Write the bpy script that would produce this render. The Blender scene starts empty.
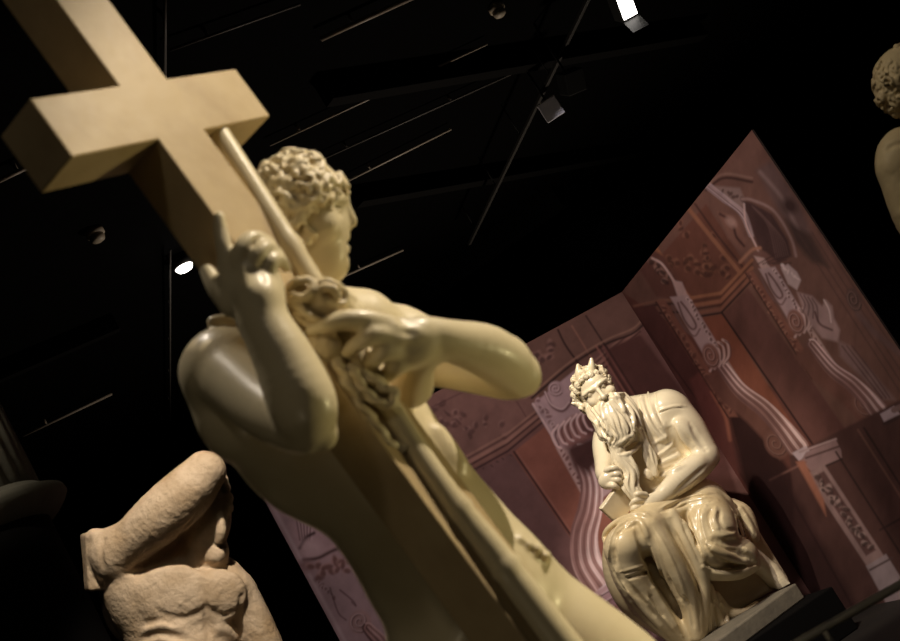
import bpy, bmesh, math, random
import numpy as np
from mathutils import Matrix, Vector

scene = bpy.context.scene
COL = scene.collection
random.seed(7)
RNG = np.random.default_rng(11)

# ------------------------------------------------------------------ camera
F = 1250.0                      # focal length in pixels of the 900 px wide frame
EYE = np.array([0.0, 0.0, 1.5])
_U = np.array([-3074.0, -5208.0, 1250.0]); _U /= np.linalg.norm(_U)   # world up seen by the rolled camera (right, down, forward)
_Y = np.array([0, 0, 1.0]) - _U[2] * _U; _Y /= np.linalg.norm(_Y)
_X = np.cross(_Y, _U)
RW = np.array([_X, _Y, _U])     # (right, down, forward) -> world

cam_data = bpy.data.cameras.new('camera')
cam = bpy.data.objects.new('camera', cam_data); COL.objects.link(cam)
right = RW @ np.array([1, 0, 0.]); up = RW @ np.array([0, -1., 0]); back = RW @ np.array([0, 0, -1.])
m = Matrix.Identity(4)
for i in range(3):
    m[i][0], m[i][1], m[i][2], m[i][3] = right[i], up[i], back[i], EYE[i]
cam.matrix_world = m
cam_data.sensor_width = 36.0; cam_data.lens = 36.0 * F / 900.0
cam_data.clip_start = 0.05; cam_data.clip_end = 100
cam_data.dof.use_dof = True; cam_data.dof.focus_distance = 9.4; cam_data.dof.aperture_fstop = 4.5
scene.camera = cam

# ------------------------------------------------------------------ world, exposure, large lights
w = bpy.data.worlds.new('world'); scene.world = w; w.use_nodes = True
w.node_tree.nodes['Background'].inputs[0].default_value = (0.30, 0.24, 0.20, 1)
w.node_tree.nodes['Background'].inputs[1].default_value = 0.028
vs = scene.view_settings
vs.view_transform = 'Standard'; vs.look = 'None'; vs.gamma = 1.0; vs.exposure = 0.0; vs.use_curve_mapping = False

def spot(name, loc, target, energy, size_deg, col, radius=0.05, blend=0.5):
    l = bpy.data.lights.new(name, 'SPOT'); l.energy = energy; l.color = col
    l.spot_size = math.radians(size_deg); l.spot_blend = blend; l.shadow_soft_size = radius
    o = bpy.data.objects.new(name, l); COL.objects.link(o); o.location = loc
    d = Vector(target) - Vector(loc)
    o.rotation_euler = d.to_track_quat('-Z', 'Y').to_euler()
    return o
WARM = (1.0, 0.86, 0.67)
spot('key_spot', (2.85, 2.55, 5.1), (-0.05, 2.5, 1.9), 880, 30, WARM, 0.03, 0.5)
spot('uplight', (2.4, 3.0, 0.4), (0.0, 2.5, 1.9), 105, 34, (1.0, 0.84, 0.42), 0.06)
spot('high_spot', (-1.0, 3.3, 5.7), (-0.25, 2.5, 2.2), 230, 18, (1.0, 0.88, 0.74), 0.08)
spot('front_fill', (0.0, -2.0, 5.6), (0.3, 4.0, 1.0), 55, 80, WARM, 0.3)  # unseen fill added behind the camera, lifts the handrail and near sides
spot('seated_spot', (0.1, 6.2, 5.6), (0.75, 9.4, 1.5), 880, 28, (1.0, 0.88, 0.70), 0.05)
spot('left_spot', (0.3, 2.0, 5.3), (-1.35, 5.3, 2.3), 1150, 18, (1.0, 0.86, 0.70), 0.05)
spot('right_spot', (0.6, 3.2, 5.6), (2.2, 5.0, 2.3), 150, 26, WARM, 0.05)
spot('column_fill', (-1.7, 2.5, 5.4), (-2.5, 5.9, 3.15), 300, 14, WARM, 0.05)  # unseen lamp added to brighten the dark column
spot('left_low_fill', (-1.6, 0.6, 0.3), (-0.1, 2.5, 1.4), 7.5, 50, (1.0, 0.82, 0.52), 0.1)  # unseen low fill added for the shaded torso of the near statue
spot('square_lamp_fill', (1.9, 10.6, 5.0), (2.27, 14.0, 5.3), 25, 12, (1.0, 0.95, 1.0), 0.05)  # unseen spot added to brighten the square lamp housing
spot('backdrop_wash', (0.2, 5.2, 5.7), (0.6, 10.0, 1.4), 560, 75, (1.0, 0.86, 0.80), 0.2, 0.9)
spot('ceiling_fill', (0.5, 14.0, 0.4), (0.2, 12.0, 6.0), 450, 130, (1.0, 0.85, 0.7), 0.3, 0.9)  # added upward spot, hidden behind the backdrop, to pick out the ceiling pipes


# ------------------------------------------------------------------ helpers
def at(px, py, d):
    """world point seen at photo pixel (px, py), d metres along the viewing axis"""
    v = np.array([(px - 450.0) / F, (py - 320.5) / F, 1.0]) * d
    return RW @ v + EYE
def ray(px, py):
    return RW @ np.array([(px - 450.0) / F, (py - 320.5) / F, 1.0])
def on_height(px, py, z):
    r = ray(px, py); return EYE + r * (z - EYE[2]) / r[2]
def project(P):
    q = (np.asarray(P) - EYE) @ RW
    return 450 + F * q[..., 0] / q[..., 2], 320.5 + F * q[..., 1] / q[..., 2]

def tag(o, label=None, cat=None, group=None, kind=None):
    if label: o['label'] = label
    if cat: o['category'] = cat
    if group: o['group'] = group
    if kind: o['kind'] = kind
    return o
def thing(name, loc, label, cat, group=None):
    o = bpy.data.objects.new(name, None); COL.objects.link(o); o.location = loc
    o.empty_display_size = 0.1
    return tag(o, label, cat, group)
def link_mesh(name, me, mat, parent=None, loc=None):
    o = bpy.data.objects.new(name, me); COL.objects.link(o)
    if mat: me.materials.append(mat)
    if loc is not None: o.location = loc
    if parent:
        o.parent = parent
        if loc is None: o.location = (0, 0, 0)
    return o
def mesh_np(name, verts, faces, smooth=True):
    """mesh from numpy quads or triangles"""
    me = bpy.data.meshes.new(name)
    n, k = faces.shape
    me.vertices.add(len(verts)); me.vertices.foreach_set('co', np.ascontiguousarray(verts, dtype=np.float32).ravel())
    me.loops.add(n * k); me.loops.foreach_set('vertex_index', np.ascontiguousarray(faces, dtype=np.int32).ravel())
    me.polygons.add(n); me.polygons.foreach_set('loop_start', np.arange(0, n * k, k, dtype=np.int32))
    me.polygons.foreach_set('loop_total', np.full(n, k, dtype=np.int32))
    me.polygons.foreach_set('use_smooth', np.full(n, smooth, dtype=bool))
    me.update(calc_edges=True); me.validate()
    return me
def bm_obj(name, bm, mat, parent=None, smooth=False, origin=None):
    """link a bmesh given in world coordinates; vertices are stored relative to the parent or the origin"""
    off = Vector(parent.location) if parent else Vector(origin if origin is not None else (0, 0, 0))
    if parent and parent.parent: off = off + Vector(parent.parent.location)
    for v in bm.verts: v.co -= off
    bmesh.ops.recalc_face_normals(bm, faces=bm.faces)
    me = bpy.data.meshes.new(name); bm.to_mesh(me); bm.free()
    for p in me.polygons: p.use_smooth = smooth
    return link_mesh(name, me, mat, parent, None if parent else off)
def bm_box(bm, lo, hi, M=None, bevel=0.0):
    r = bmesh.ops.create_cube(bm, size=1.0)
    vs_ = r['verts']
    for v in vs_:
        v.co = Vector([lo[i] + (v.co[i] + 0.5) * (hi[i] - lo[i]) for i in range(3)])
    if bevel:
        ed = list({e for v in vs_ for e in v.link_edges})
        rb = bmesh.ops.bevel(bm, geom=ed, offset=bevel, segments=2, affect='EDGES', profile=0.5)
        vs_ = list({v for f in rb['faces'] for v in f.verts} | {v for v in vs_ if v.is_valid})
    if M is not None:
        for v in vs_: v.co = M @ v.co
    return vs_
def frame_z(p0, p1):
    z = (Vector(p1) - Vector(p0)).normalized()
    a = Vector((0, 0, 1)) if abs(z.z) < 0.9 else Vector((1, 0, 0))
    x = a.cross(z).normalized(); y = z.cross(x)
    return x, y, z
def bm_tube(bm, pts, r, n=10, caps=True):
    rs = r if isinstance(r, (list, tuple)) else [r] * len(pts)
    rings = []
    for i, p in enumerate(pts):
        a = pts[max(i - 1, 0)]; b = pts[min(i + 1, len(pts) - 1)]
        x, y, z = frame_z(a, b)
        rings.append([bm.verts.new(Vector(p) + (x * math.cos(t) + y * math.sin(t)) * rs[i]) for t in [2 * math.pi * k / n for k in range(n)]])
    for A, B in zip(rings, rings[1:]):
        for k in range(n): bm.faces.new((A[k], A[(k + 1) % n], B[(k + 1) % n], B[k]))
    if caps: bm.faces.new(rings[0][::-1]); bm.faces.new(rings[-1])
def bm_lathe(bm, prof, n=32, base=(0, 0, 0), flute=None):
    b = Vector(base); rings = []
    for r, z in prof:
        ring = []
        for k in range(n):
            t = 2 * math.pi * k / n
            rr = r * (flute(t, z) if flute else 1)
            ring.append(bm.verts.new(b + Vector((rr * math.cos(t), rr * math.sin(t), z))))
        rings.append(ring)
    for A, B in zip(rings, rings[1:]):
        for k in range(n): bm.faces.new((A[k], A[(k + 1) % n], B[(k + 1) % n], B[k]))
    bm.faces.new(rings[0][::-1]); bm.faces.new(rings[-1])

def lowest(t):
    return min(min(v.co.z for v in c.data.vertices) for c in t.children) + t.location.z
# ------------------------------------------------------------------ materials
def mat(name, col, rough=0.5, spec=0.5, coat=0.0, noise=None, bump=None, metal=0.0, emit=None, sss=0.0):
    """col: linear rgb; noise=(scale, colour2, amount); bump=(scale, strength, distance)"""
    M = bpy.data.materials.new(name); M.use_nodes = True
    nt = M.node_tree; bs = nt.nodes['Principled BSDF']
    bs.inputs['Base Color'].default_value = (*col, 1); bs.inputs['Roughness'].default_value = rough
    bs.inputs['Specular IOR Level'].default_value = spec; bs.inputs['Metallic'].default_value = metal
    bs.inputs['Coat Weight'].default_value = coat; bs.inputs['Coat Roughness'].default_value = 0.12
    tc = nt.nodes.new('ShaderNodeTexCoord')
    if noise:
        tx = nt.nodes.new('ShaderNodeTexNoise'); tx.inputs['Scale'].default_value = noise[0]
        tx.inputs['Detail'].default_value = 6; tx.inputs['Roughness'].default_value = 0.6
        nt.links.new(tc.outputs['Object'], tx.inputs['Vector'])
        rp = nt.nodes.new('ShaderNodeMapRange'); rp.inputs[1].default_value = 0.4; rp.inputs[2].default_value = 0.7
        rp.inputs[3].default_value = 0.0; rp.inputs[4].default_value = noise[2]
        nt.links.new(tx.outputs['Fac'], rp.inputs[0])
        mx = nt.nodes.new('ShaderNodeMix'); mx.data_type = 'RGBA'
        mx.inputs[6].default_value = (*col, 1); mx.inputs[7].default_value = (*noise[1], 1)
        nt.links.new(rp.outputs[0], mx.inputs[0]); nt.links.new(mx.outputs[2], bs.inputs['Base Color'])
    if bump:
        tb = nt.nodes.new('ShaderNodeTexNoise'); tb.inputs['Scale'].default_value = bump[0]; tb.inputs['Detail'].default_value = 5
        nt.links.new(tc.outputs['Object'], tb.inputs['Vector'])
        bp = nt.nodes.new('ShaderNodeBump'); bp.inputs['Strength'].default_value = bump[1]; bp.inputs['Distance'].default_value = bump[2]
        nt.links.new(tb.outputs['Fac'], bp.inputs['Height']); nt.links.new(bp.outputs[0], bs.inputs['Normal'])
    if emit:
        bs.inputs['Emission Color'].default_value = (*emit[0], 1); bs.inputs['Emission Strength'].default_value = emit[1]
    return M
M = {}
M['ivory'] = mat('ivory_marble', (0.70, 0.61, 0.41), 0.38, 0.4, 0.06, (3.0, (0.57, 0.47, 0.28), 0.7), (14, 0.12, 0.01))
M['ivory_hair'] = mat('ivory_marble_hair', (0.72, 0.63, 0.43), 0.45, 0.4, 0.0, (9.0, (0.50, 0.38, 0.20), 0.7), (30, 0.2, 0.01))
M['beam'] = mat('ivory_beam', (0.50, 0.38, 0.21), 0.5, 0.35, 0.0, (5.0, (0.38, 0.27, 0.14), 0.9), (12, 0.2, 0.01))
M['cream'] = mat('glazed_cream_marble', (0.84, 0.74, 0.53), 0.26, 0.5, 0.35, (2.5, (0.72, 0.60, 0.39), 0.6), (8, 0.08, 0.01))
M['cream_robe'] = mat('glazed_cream_drapery', (0.74, 0.62, 0.39), 0.28, 0.5, 0.3, (3.0, (0.55, 0.42, 0.22), 0.8), (8, 0.12, 0.012))
M['stone'] = mat('grey_stone', (0.20, 0.175, 0.13), 0.7, 0.3, 0, (7, (0.13, 0.115, 0.09), 0.8), (25, 0.3, 0.01))
M['rough'] = mat('rough_cut_marble', (0.60, 0.47, 0.33), 0.62, 0.3, 0, (6.0, (0.40, 0.28, 0.16), 0.9), (46, 0.5, 0.012))
M['aged'] = mat('aged_marble', (0.52, 0.42, 0.25), 0.6, 0.3, 0, (4, (0.36, 0.27, 0.15), 0.8), (30, 0.35, 0.01))
M['black'] = mat('black_paint', (0.006, 0.006, 0.006), 0.8, 0.2)
M['plinth'] = mat('black_plinth', (0.004, 0.0036, 0.0035), 0.9, 0.06)
M['ceil'] = mat('black_ceiling', (0.0012, 0.0011, 0.001), 0.95, 0.05)
M['floor'] = mat('dark_floor', (0.012, 0.010, 0.009), 0.7, 0.2, 0, (2, (0.018, 0.015, 0.012), 0.8))
M['rail'] = mat('dark_rail', (0.03, 0.03, 0.028), 0.5, 0.4)
M['steel'] = mat('brushed_steel', (0.30, 0.29, 0.27), 0.4, 0.5)
M['white_metal'] = mat('white_painted_metal', (0.8, 0.76, 0.8), 0.5)
M['lamp'] = mat('lit_lamp', (0.8, 0.8, 0.8), 0.5, emit=((1.0, 0.93, 0.86), 9.0))
M['board'] = mat('panel_board', (0.05, 0.035, 0.03), 0.8, 0.2)
M['pipe'] = mat('pale_pipe', (0.45, 0.38, 0.30), 0.5)
M['pipe_dim'] = mat('dim_conduit', (0.10, 0.09, 0.08), 0.6)
M['beam_dark'] = mat('dark_beam', (0.003, 0.0027, 0.0023), 0.9, 0.1)
M['rail_grey'] = mat('grey_track', (0.035, 0.032, 0.028), 0.6, 0.2)
M['detector'] = mat('aged_plastic', (0.45, 0.38, 0.28), 0.5)
M['column'] = mat('dark_plaster', (0.13, 0.125, 0.10), 0.75, 0.3, 0, (6, (0.09, 0.085, 0.068), 0.8), (20, 0.3, 0.01))

# ------------------------------------------------------------------ sculpting: signed distance grid meshed with surface nets
def smin(a, b, k):
    h = np.maximum(k - np.abs(a - b), 0.0) / k
    return np.minimum(a, b) - h * h * (k * 0.25)
def rotm(ax, ay, az):
    ax, ay, az = [math.radians(t) for t in (ax, ay, az)]
    cx, sx, cy, sy, cz, sz = math.cos(ax), math.sin(ax), math.cos(ay), math.sin(ay), math.cos(az), math.sin(az)
    Rx = np.array([[1, 0, 0], [0, cx, -sx], [0, sx, cx]]); Ry = np.array([[cy, 0, sy], [0, 1, 0], [-sy, 0, cy]])
    Rz = np.array([[cz, -sz, 0], [sz, cz, 0], [0, 0, 1]])
    return Rz @ Ry @ Rx
def spline(pts, n):
    """Catmull-Rom through rows of pts (any number of columns)"""
    P = np.asarray(pts, float)
    if len(P) < 3:
        t = np.linspace(0, 1, max(n, 2))[:, None]; return P[0] * (1 - t) + P[-1] * t
    Q = np.vstack([2 * P[0] - P[1], P, 2 * P[-1] - P[-2]])
    out = []
    m_ = len(P) - 1
    for u in np.linspace(0, m_ - 1e-6, n):
        i = int(u); t = u - i
        a, b, c, d = Q[i], Q[i + 1], Q[i + 2], Q[i + 3]
        out.append(0.5 * (2 * b + (c - a) * t + (2 * a - 5 * b + 4 * c - d) * t * t + (3 * b - a - 3 * c + d) * t ** 3))
    return np.array(out)

class Sculpt:
    """A block of marble D metres away. Lengths are in units of D / F metres; x right, y down, z towards the viewer."""
    def __init__(s, bx, by, bz, v, D):
        s.v, s.D = v, D
        s.ax = [np.arange(b[0], b[1] + v, v, dtype=np.float32) for b in (bx, by, bz)]
        s.o = np.array([a[0] for a in s.ax]); s.n = [len(a) for a in s.ax]
        s.Fd = np.full(s.n, 40.0, np.float32)
    def _sl(s, lo, hi):
        sl = []
        for i in range(3):
            a = max(int(math.floor((lo[i] - s.o[i]) / s.v)), 0); b = min(int(math.ceil((hi[i] - s.o[i]) / s.v)) + 1, s.n[i])
            if b <= a: return None
            sl.append(slice(a, b))
        return tuple(sl)
    def _co(s, sl):
        return s.ax[0][sl[0]][:, None, None], s.ax[1][sl[1]][None, :, None], s.ax[2][sl[2]][None, None, :]
    def _ap(s, sl, d, k, op):
        A = s.Fd[sl]
        if op == 'u': s.Fd[sl] = smin(A, d, k) if k > 0 else np.minimum(A, d)
        else: s.Fd[sl] = -smin(-A, d, k) if k > 0 else np.maximum(A, -d)
    @staticmethod
    def _cap(X, Y, Z, a, b, ra, rb):
        ba = b - a; L = max(float(ba @ ba), 1e-6)
        px, py, pz = X - a[0], Y - a[1], Z - a[2]
        h = np.clip((px * ba[0] + py * ba[1] + pz * ba[2]) / L, 0, 1)
        return np.sqrt((px - ba[0] * h) ** 2 + (py - ba[1] * h) ** 2 + (pz - ba[2] * h) ** 2) - (ra + (rb - ra) * h)
    def cap(s, a, b, ra, rb=None, k=4.0, op='u'):
        rb = ra if rb is None else rb
        s.chain([(*a, ra), (*b, rb)], k, op, 2); return s
    def chain(s, pts, k=4.0, op='u', n=None):
        """pts rows (x, y, z, r)"""
        P = np.asarray(pts, float)
        if n is None: n = max(2, 5 * (len(P) - 1) + 1)
        Q = spline(P, n); Q[:, 3] = np.maximum(Q[:, 3], 0.1)
        mg = k + 2.5 * s.v
        sl = s._sl((Q[:, :3] - Q[:, 3:]).min(0) - mg, (Q[:, :3] + Q[:, 3:]).max(0) + mg)
        if sl is None: return s
        T = np.full([q.stop - q.start for q in sl], 40.0, np.float32)
        for a, b in zip(Q, Q[1:]):
            r = max(a[3], b[3]) + mg
            s2 = s._sl(np.minimum(a[:3], b[:3]) - r, np.maximum(a[:3], b[:3]) + r)
            if s2 is None: continue
            s2 = tuple(slice(max(q.start, p.start), min(q.stop, p.stop)) for q, p in zip(s2, sl))
            if any(q.stop <= q.start for q in s2): continue
            X, Y, Z = s._co(s2)
            loc = tuple(slice(q.start - p.start, q.stop - p.start) for q, p in zip(s2, sl))
            T[loc] = np.minimum(T[loc], s._cap(X, Y, Z, a[:3], b[:3], a[3], b[3]))
        s._ap(sl, T, k, op); return s
    def ell(s, c, r, rot=(0, 0, 0), k=6.0, op='u'):
        R = rotm(*rot); c = np.array(c, float); r = np.array(r, float)
        ext = np.sqrt(((R * r) ** 2).sum(1)) + k + 2.5 * s.v
        sl = s._sl(c - ext, c + ext)
        if sl is None: return s
        X, Y, Z = s._co(sl); X, Y, Z = X - c[0], Y - c[1], Z - c[2]
        q = [R[0, i] * X + R[1, i] * Y + R[2, i] * Z for i in range(3)]
        k0 = np.sqrt(sum((q[i] / r[i]) ** 2 for i in range(3))); k1 = np.sqrt(sum((q[i] / r[i] ** 2) ** 2 for i in range(3))) + 1e-9
        s._ap(sl, (k0 * (k0 - 1) / k1).astype(np.float32), k, op); return s
    def box(s, c, h, rot=(0, 0, 0), rad=1.0, k=2.0, op='u', R=None):
        R = rotm(*rot) if R is None else R; c = np.array(c, float); h = np.array(h, float)
        ext = np.abs(R) @ h + k + 2.5 * s.v
        sl = s._sl(c - ext, c + ext)
        if sl is None: return s
        X, Y, Z = s._co(sl); X, Y, Z = X - c[0], Y - c[1], Z - c[2]
        q = [np.abs(R[0, i] * X + R[1, i] * Y + R[2, i] * Z) - (h[i] - rad) for i in range(3)]
        d = np.sqrt(sum(np.maximum(t, 0) ** 2 for t in q)) + np.minimum(np.maximum(np.maximum(q[0], q[1]), q[2]), 0) - rad
        s._ap(sl, d.astype(np.float32), k, op); return s
    def front(s, x, y):
        """nearest surface to the viewer in the column at (x, y), or None"""
        i = int(round((x - s.o[0]) / s.v)); j = int(round((y - s.o[1]) / s.v))
        if not (0 <= i < s.n[0] and 0 <= j < s.n[1]): return None
        c = s.Fd[i, j]; neg = np.nonzero(c < 0)[0]
        if len(neg) == 0: return None
        t = neg[-1]
        if t + 1 >= s.n[2]: return float(s.ax[2][t])
        a, b = float(c[t]), float(c[t + 1])
        b = min(b, s.v + a + s.v)
        return float(s.ax[2][t] + s.v * (a / (a - b)))
    def stroke(s, pts, r, off=0.0, op='u', k=None, taper=True, n=None):
        """a chisel stroke laid on the visible surface; pts rows (x, y) or (x, y, r)"""
        P = np.array([(p[0], p[1], p[2] if len(p) > 2 else r) for p in pts], float)
        L = np.sqrt((np.diff(P[:, :2], axis=0) ** 2).sum(1)).sum()
        if n is None: n = max(4, int(L / max(2.0 * s.v, r * 0.7)))
        Q = spline(P, n)
        zs = [s.front(q[0], q[1]) for q in Q]
        ok = [i for i, z in enumerate(zs) if z is not None]
        if not ok: return s
        z = np.interp(np.arange(n), ok, [zs[i] for i in ok])
        if n > 4:
            zp = np.pad(z, 2, mode='edge'); z = (zp[:-4] + zp[1:-3] * 2 + zp[2:-2] * 2 + zp[3:-1] * 2 + zp[4:]) / 8
        rr = Q[:, 2].copy()
        if taper:
            t = np.linspace(0, 1, n); rr *= np.clip(np.minimum(t, 1 - t) * 6, 0.25, 1)
        s.chain(np.column_stack([Q[:, 0], Q[:, 1], z + off, rr]), r * 0.9 if k is None else k, op, n); return s
    def ridge(s, pts, r, k=None): return s.stroke(pts, r, -0.35 * r, 'u', k)
    def groove(s, pts, r, k=None): return s.stroke(pts, r, 0.35 * r, 's', k)
    def flow(s, A, B, n, r, seed=1, depth=1.0):
        """drapery: alternating raised and cut lines swept between two guide curves"""
        g = np.random.default_rng(seed)
        A = spline(A, 9); B = spline(B, 9)
        for i in range(n):
            t = (i + 0.5 + g.uniform(-0.18, 0.18)) / n
            t0, t1 = t + g.uniform(-0.06, 0.06), t + g.uniform(-0.1, 0.1)
            tt = np.linspace(t0, t1, 9)[:, None]
            P = A * (1 - tt) + B * tt
            a, b = (0, 9) if g.random() < 0.6 else (int(g.integers(0, 3)), int(g.integers(7, 10)))
            rr = r * g.uniform(0.75, 1.2)
            if i % 2: s.stroke([tuple(p) for p in P[a:b]], rr, 0.25 * rr * depth, 's', rr * 0.5)
            else: s.stroke([tuple(p) for p in P[a:b]], rr, -0.3 * rr, 'u', rr * 0.6)
    def surf(s, c, d, R):
        """surface point on the ray from outside (c + d * R) inwards to c"""
        c = np.array(c, float); d = np.array(d, float)
        for t in np.arange(R, 0, -s.v * 0.7):
            p = c + d * t
            i = np.round((p - s.o) / s.v).astype(int)
            if (i < 0).any() or (i >= s.n).any(): continue
            if s.Fd[tuple(i)] < 0: return p
        return None
    def curls(s, c, R, count, size, tube, accept, seed=1, k=1.2):
        """locks of hair: little spirals on the cap around c"""
        g = np.random.default_rng(seed)
        dirs = []
        for i in range(count):
            zz = 1 - 2 * (i + 0.5) / count; ph = i * 2.399963 + g.normal() * 0.15
            q = math.sqrt(1 - zz * zz); dirs.append((q * math.cos(ph), q * math.sin(ph), zz))
        for d in dirs:
            d = np.array(d)
            if not accept(d): continue
            p = s.surf(c, d, R)
            if p is None: continue
            a = np.cross(d, [0.3, 0.2, 1.0]); a /= np.linalg.norm(a) + 1e-9; b = np.cross(d, a)
            t0 = g.uniform(0, 6.28); sg = g.choice([-1, 1]); sz = size * g.uniform(0.8, 1.25)
            pts = []
            for q in np.linspace(0, 1, 8):
                an = t0 + sg * q * 5.2; rr = sz * (1.0 - 0.75 * q)
                pts.append((*(p + (a * math.cos(an) + b * math.sin(an)) * rr + d * (tube * (0.15 + 0.7 * q))), tube * (1.0 - 0.25 * q)))
            s.chain(pts, k, 'u', 12)
    def noise(s, amp, scale, seed=3, octaves=2):
        g = np.random.default_rng(seed)
        m_ = np.abs(s.Fd) < 6 * s.v
        idx = np.nonzero(m_)
        P = np.stack([s.ax[i][idx[i]] for i in range(3)], 1)
        tot = np.zeros(len(P), np.float32)
        for o in range(octaves):
            sc = scale / 2 ** o; G = g.uniform(-1, 1, (64, 64, 64)).astype(np.float32)
            q = P / sc; i0 = np.floor(q).astype(int); f = q - i0; f = f * f * (3 - 2 * f)
            acc = 0
            for dx in (0, 1):
                for dy in (0, 1):
                    for dz in (0, 1):
                        wgt = (f[:, 0] if dx else 1 - f[:, 0]) * (f[:, 1] if dy else 1 - f[:, 1]) * (f[:, 2] if dz else 1 - f[:, 2])
                        acc = acc + wgt * G[(i0[:, 0] + dx) % 64, (i0[:, 1] + dy) % 64, (i0[:, 2] + dz) % 64]
            tot += acc * amp / 2 ** o
        s.Fd[idx] += tot
    def mesh(s, name, origin, smooth_iter=1, zfloor=None):
        Fd = s.Fd; v = s.v
        for i in range(3):
            for e in (0, -1):
                sl = [slice(None)] * 3; sl[i] = e; Fd[tuple(sl)] = np.maximum(Fd[tuple(sl)], 0.3 * v)
        np.clip(Fd, -3 * v, 3 * v, out=Fd)
        ng = (Fd < 0)
        any_ = np.zeros([n - 1 for n in s.n], bool); all_ = np.ones([n - 1 for n in s.n], bool)
        for dx in (0, 1):
            for dy in (0, 1):
                for dz in (0, 1):
                    q = ng[dx:s.n[0] - 1 + dx, dy:s.n[1] - 1 + dy, dz:s.n[2] - 1 + dz]; any_ |= q; all_ &= q
        act = any_ & ~all_; del any_, all_
        C = np.argwhere(act); idx = np.full(act.shape, -1, np.int32); idx[act] = np.arange(len(C))
        cs = [(a, b, c) for a in (0, 1) for b in (0, 1) for c in (0, 1)]
        val = np.stack([Fd[C[:, 0] + a, C[:, 1] + b, C[:, 2] + c] for a, b, c in cs], 1)
        acc = np.zeros((len(C), 3)); cnt = np.zeros(len(C))
        for i in range(8):
            for j in range(i + 1, 8):
                df = np.array(cs[j]) - np.array(cs[i])
                if np.abs(df).sum() != 1: continue
                a, b = val[:, i], val[:, j]; cr = (a < 0) != (b < 0)
                t = np.where(cr, a / np.where(cr, a - b, 1), 0)
                acc += cr[:, None] * (np.array(cs[i])[None] + t[:, None] * df[None]); cnt += cr
        V = (C + acc / cnt[:, None]) * v + s.o
        faces = []
        for ax in range(3):
            o1, o2 = [(1, 2), (2, 0), (0, 1)][ax]
            sl0 = [slice(1, s.n[i] - 1) for i in range(3)]; sl1 = list(sl0)
            sl0[ax] = slice(0, s.n[ax] - 1); sl1[ax] = slice(1, s.n[ax])
            a = ng[tuple(sl0)]; b = ng[tuple(sl1)]
            E = np.argwhere(a != b)
            if len(E) == 0: continue
            fl = a[tuple(E.T)]
            off = np.ones(3, int); off[ax] = 0
            E = E + off
            def g(d1, d2):
                q = E.copy(); q[:, o1] -= d1; q[:, o2] -= d2; return idx[tuple(q.T)]
            Q = np.stack([g(1, 1), g(0, 1), g(0, 0), g(1, 0)], 1)
            Q[fl] = Q[fl][:, ::-1]
            faces.append(Q)
        Fc = np.concatenate(faces)
        Fc = Fc[(Fc >= 0).all(1)]
        for _ in range(smooth_iter):                      # light relaxation removes the voxel ripple
            S = np.zeros_like(V); n_ = np.zeros(len(V))
            for a, b in ((0, 1), (1, 2), (2, 3), (3, 0)):
                for i in range(3):
                    S[:, i] += np.bincount(Fc[:, a], V[Fc[:, b], i], len(V)) + np.bincount(Fc[:, b], V[Fc[:, a], i], len(V))
                n_ += np.bincount(Fc[:, a], minlength=len(V)) + np.bincount(Fc[:, b], minlength=len(V))
            V = 0.5 * V + 0.5 * S / np.maximum(n_, 1)[:, None]
        d = s.D - V[:, 2] * s.D / F
        cam_ = np.stack([(V[:, 0] - 450) / F * d, (V[:, 1] - 320.5) / F * d, d], 1)
        W = cam_ @ RW.T + EYE
        if zfloor is not None: W[:, 2] = np.maximum(W[:, 2], zfloor)
        W = W - np.asarray(origin)
        s.Fd = None
        return mesh_np(name, W, Fc)
    def world(s, x, y, z):
        return at(x, y, s.D - z * s.D / F)
def wpt(D, x, y, z): return at(x, y, D - z * D / F)
# ------------------------------------------------------------------ the room
CEIL = 6.0
def slab(name, lo, hi, mt):
    bm = bmesh.new(); bm_box(bm, lo, hi); o = bm_obj(name, bm, mt); tag(o, kind='structure'); return o
slab('floor', (-9, -3, -0.2), (9, 20, 0), M['floor'])
slab('ceiling', (-9, -3, CEIL), (9, 20, CEIL + 0.2), M['ceil'])
slab('wall_back', (-9, 20, 0), (9, 20.2, CEIL), M['black'])
slab('wall_left', (-9.2, -3, 0), (-9, 20, CEIL), M['black'])
slab('wall_right', (9, -3, 0), (9.2, 20, CEIL), M['black'])
slab('wall_front', (-9, -3.2, 0), (9, -3, CEIL), M['black'])
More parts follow.
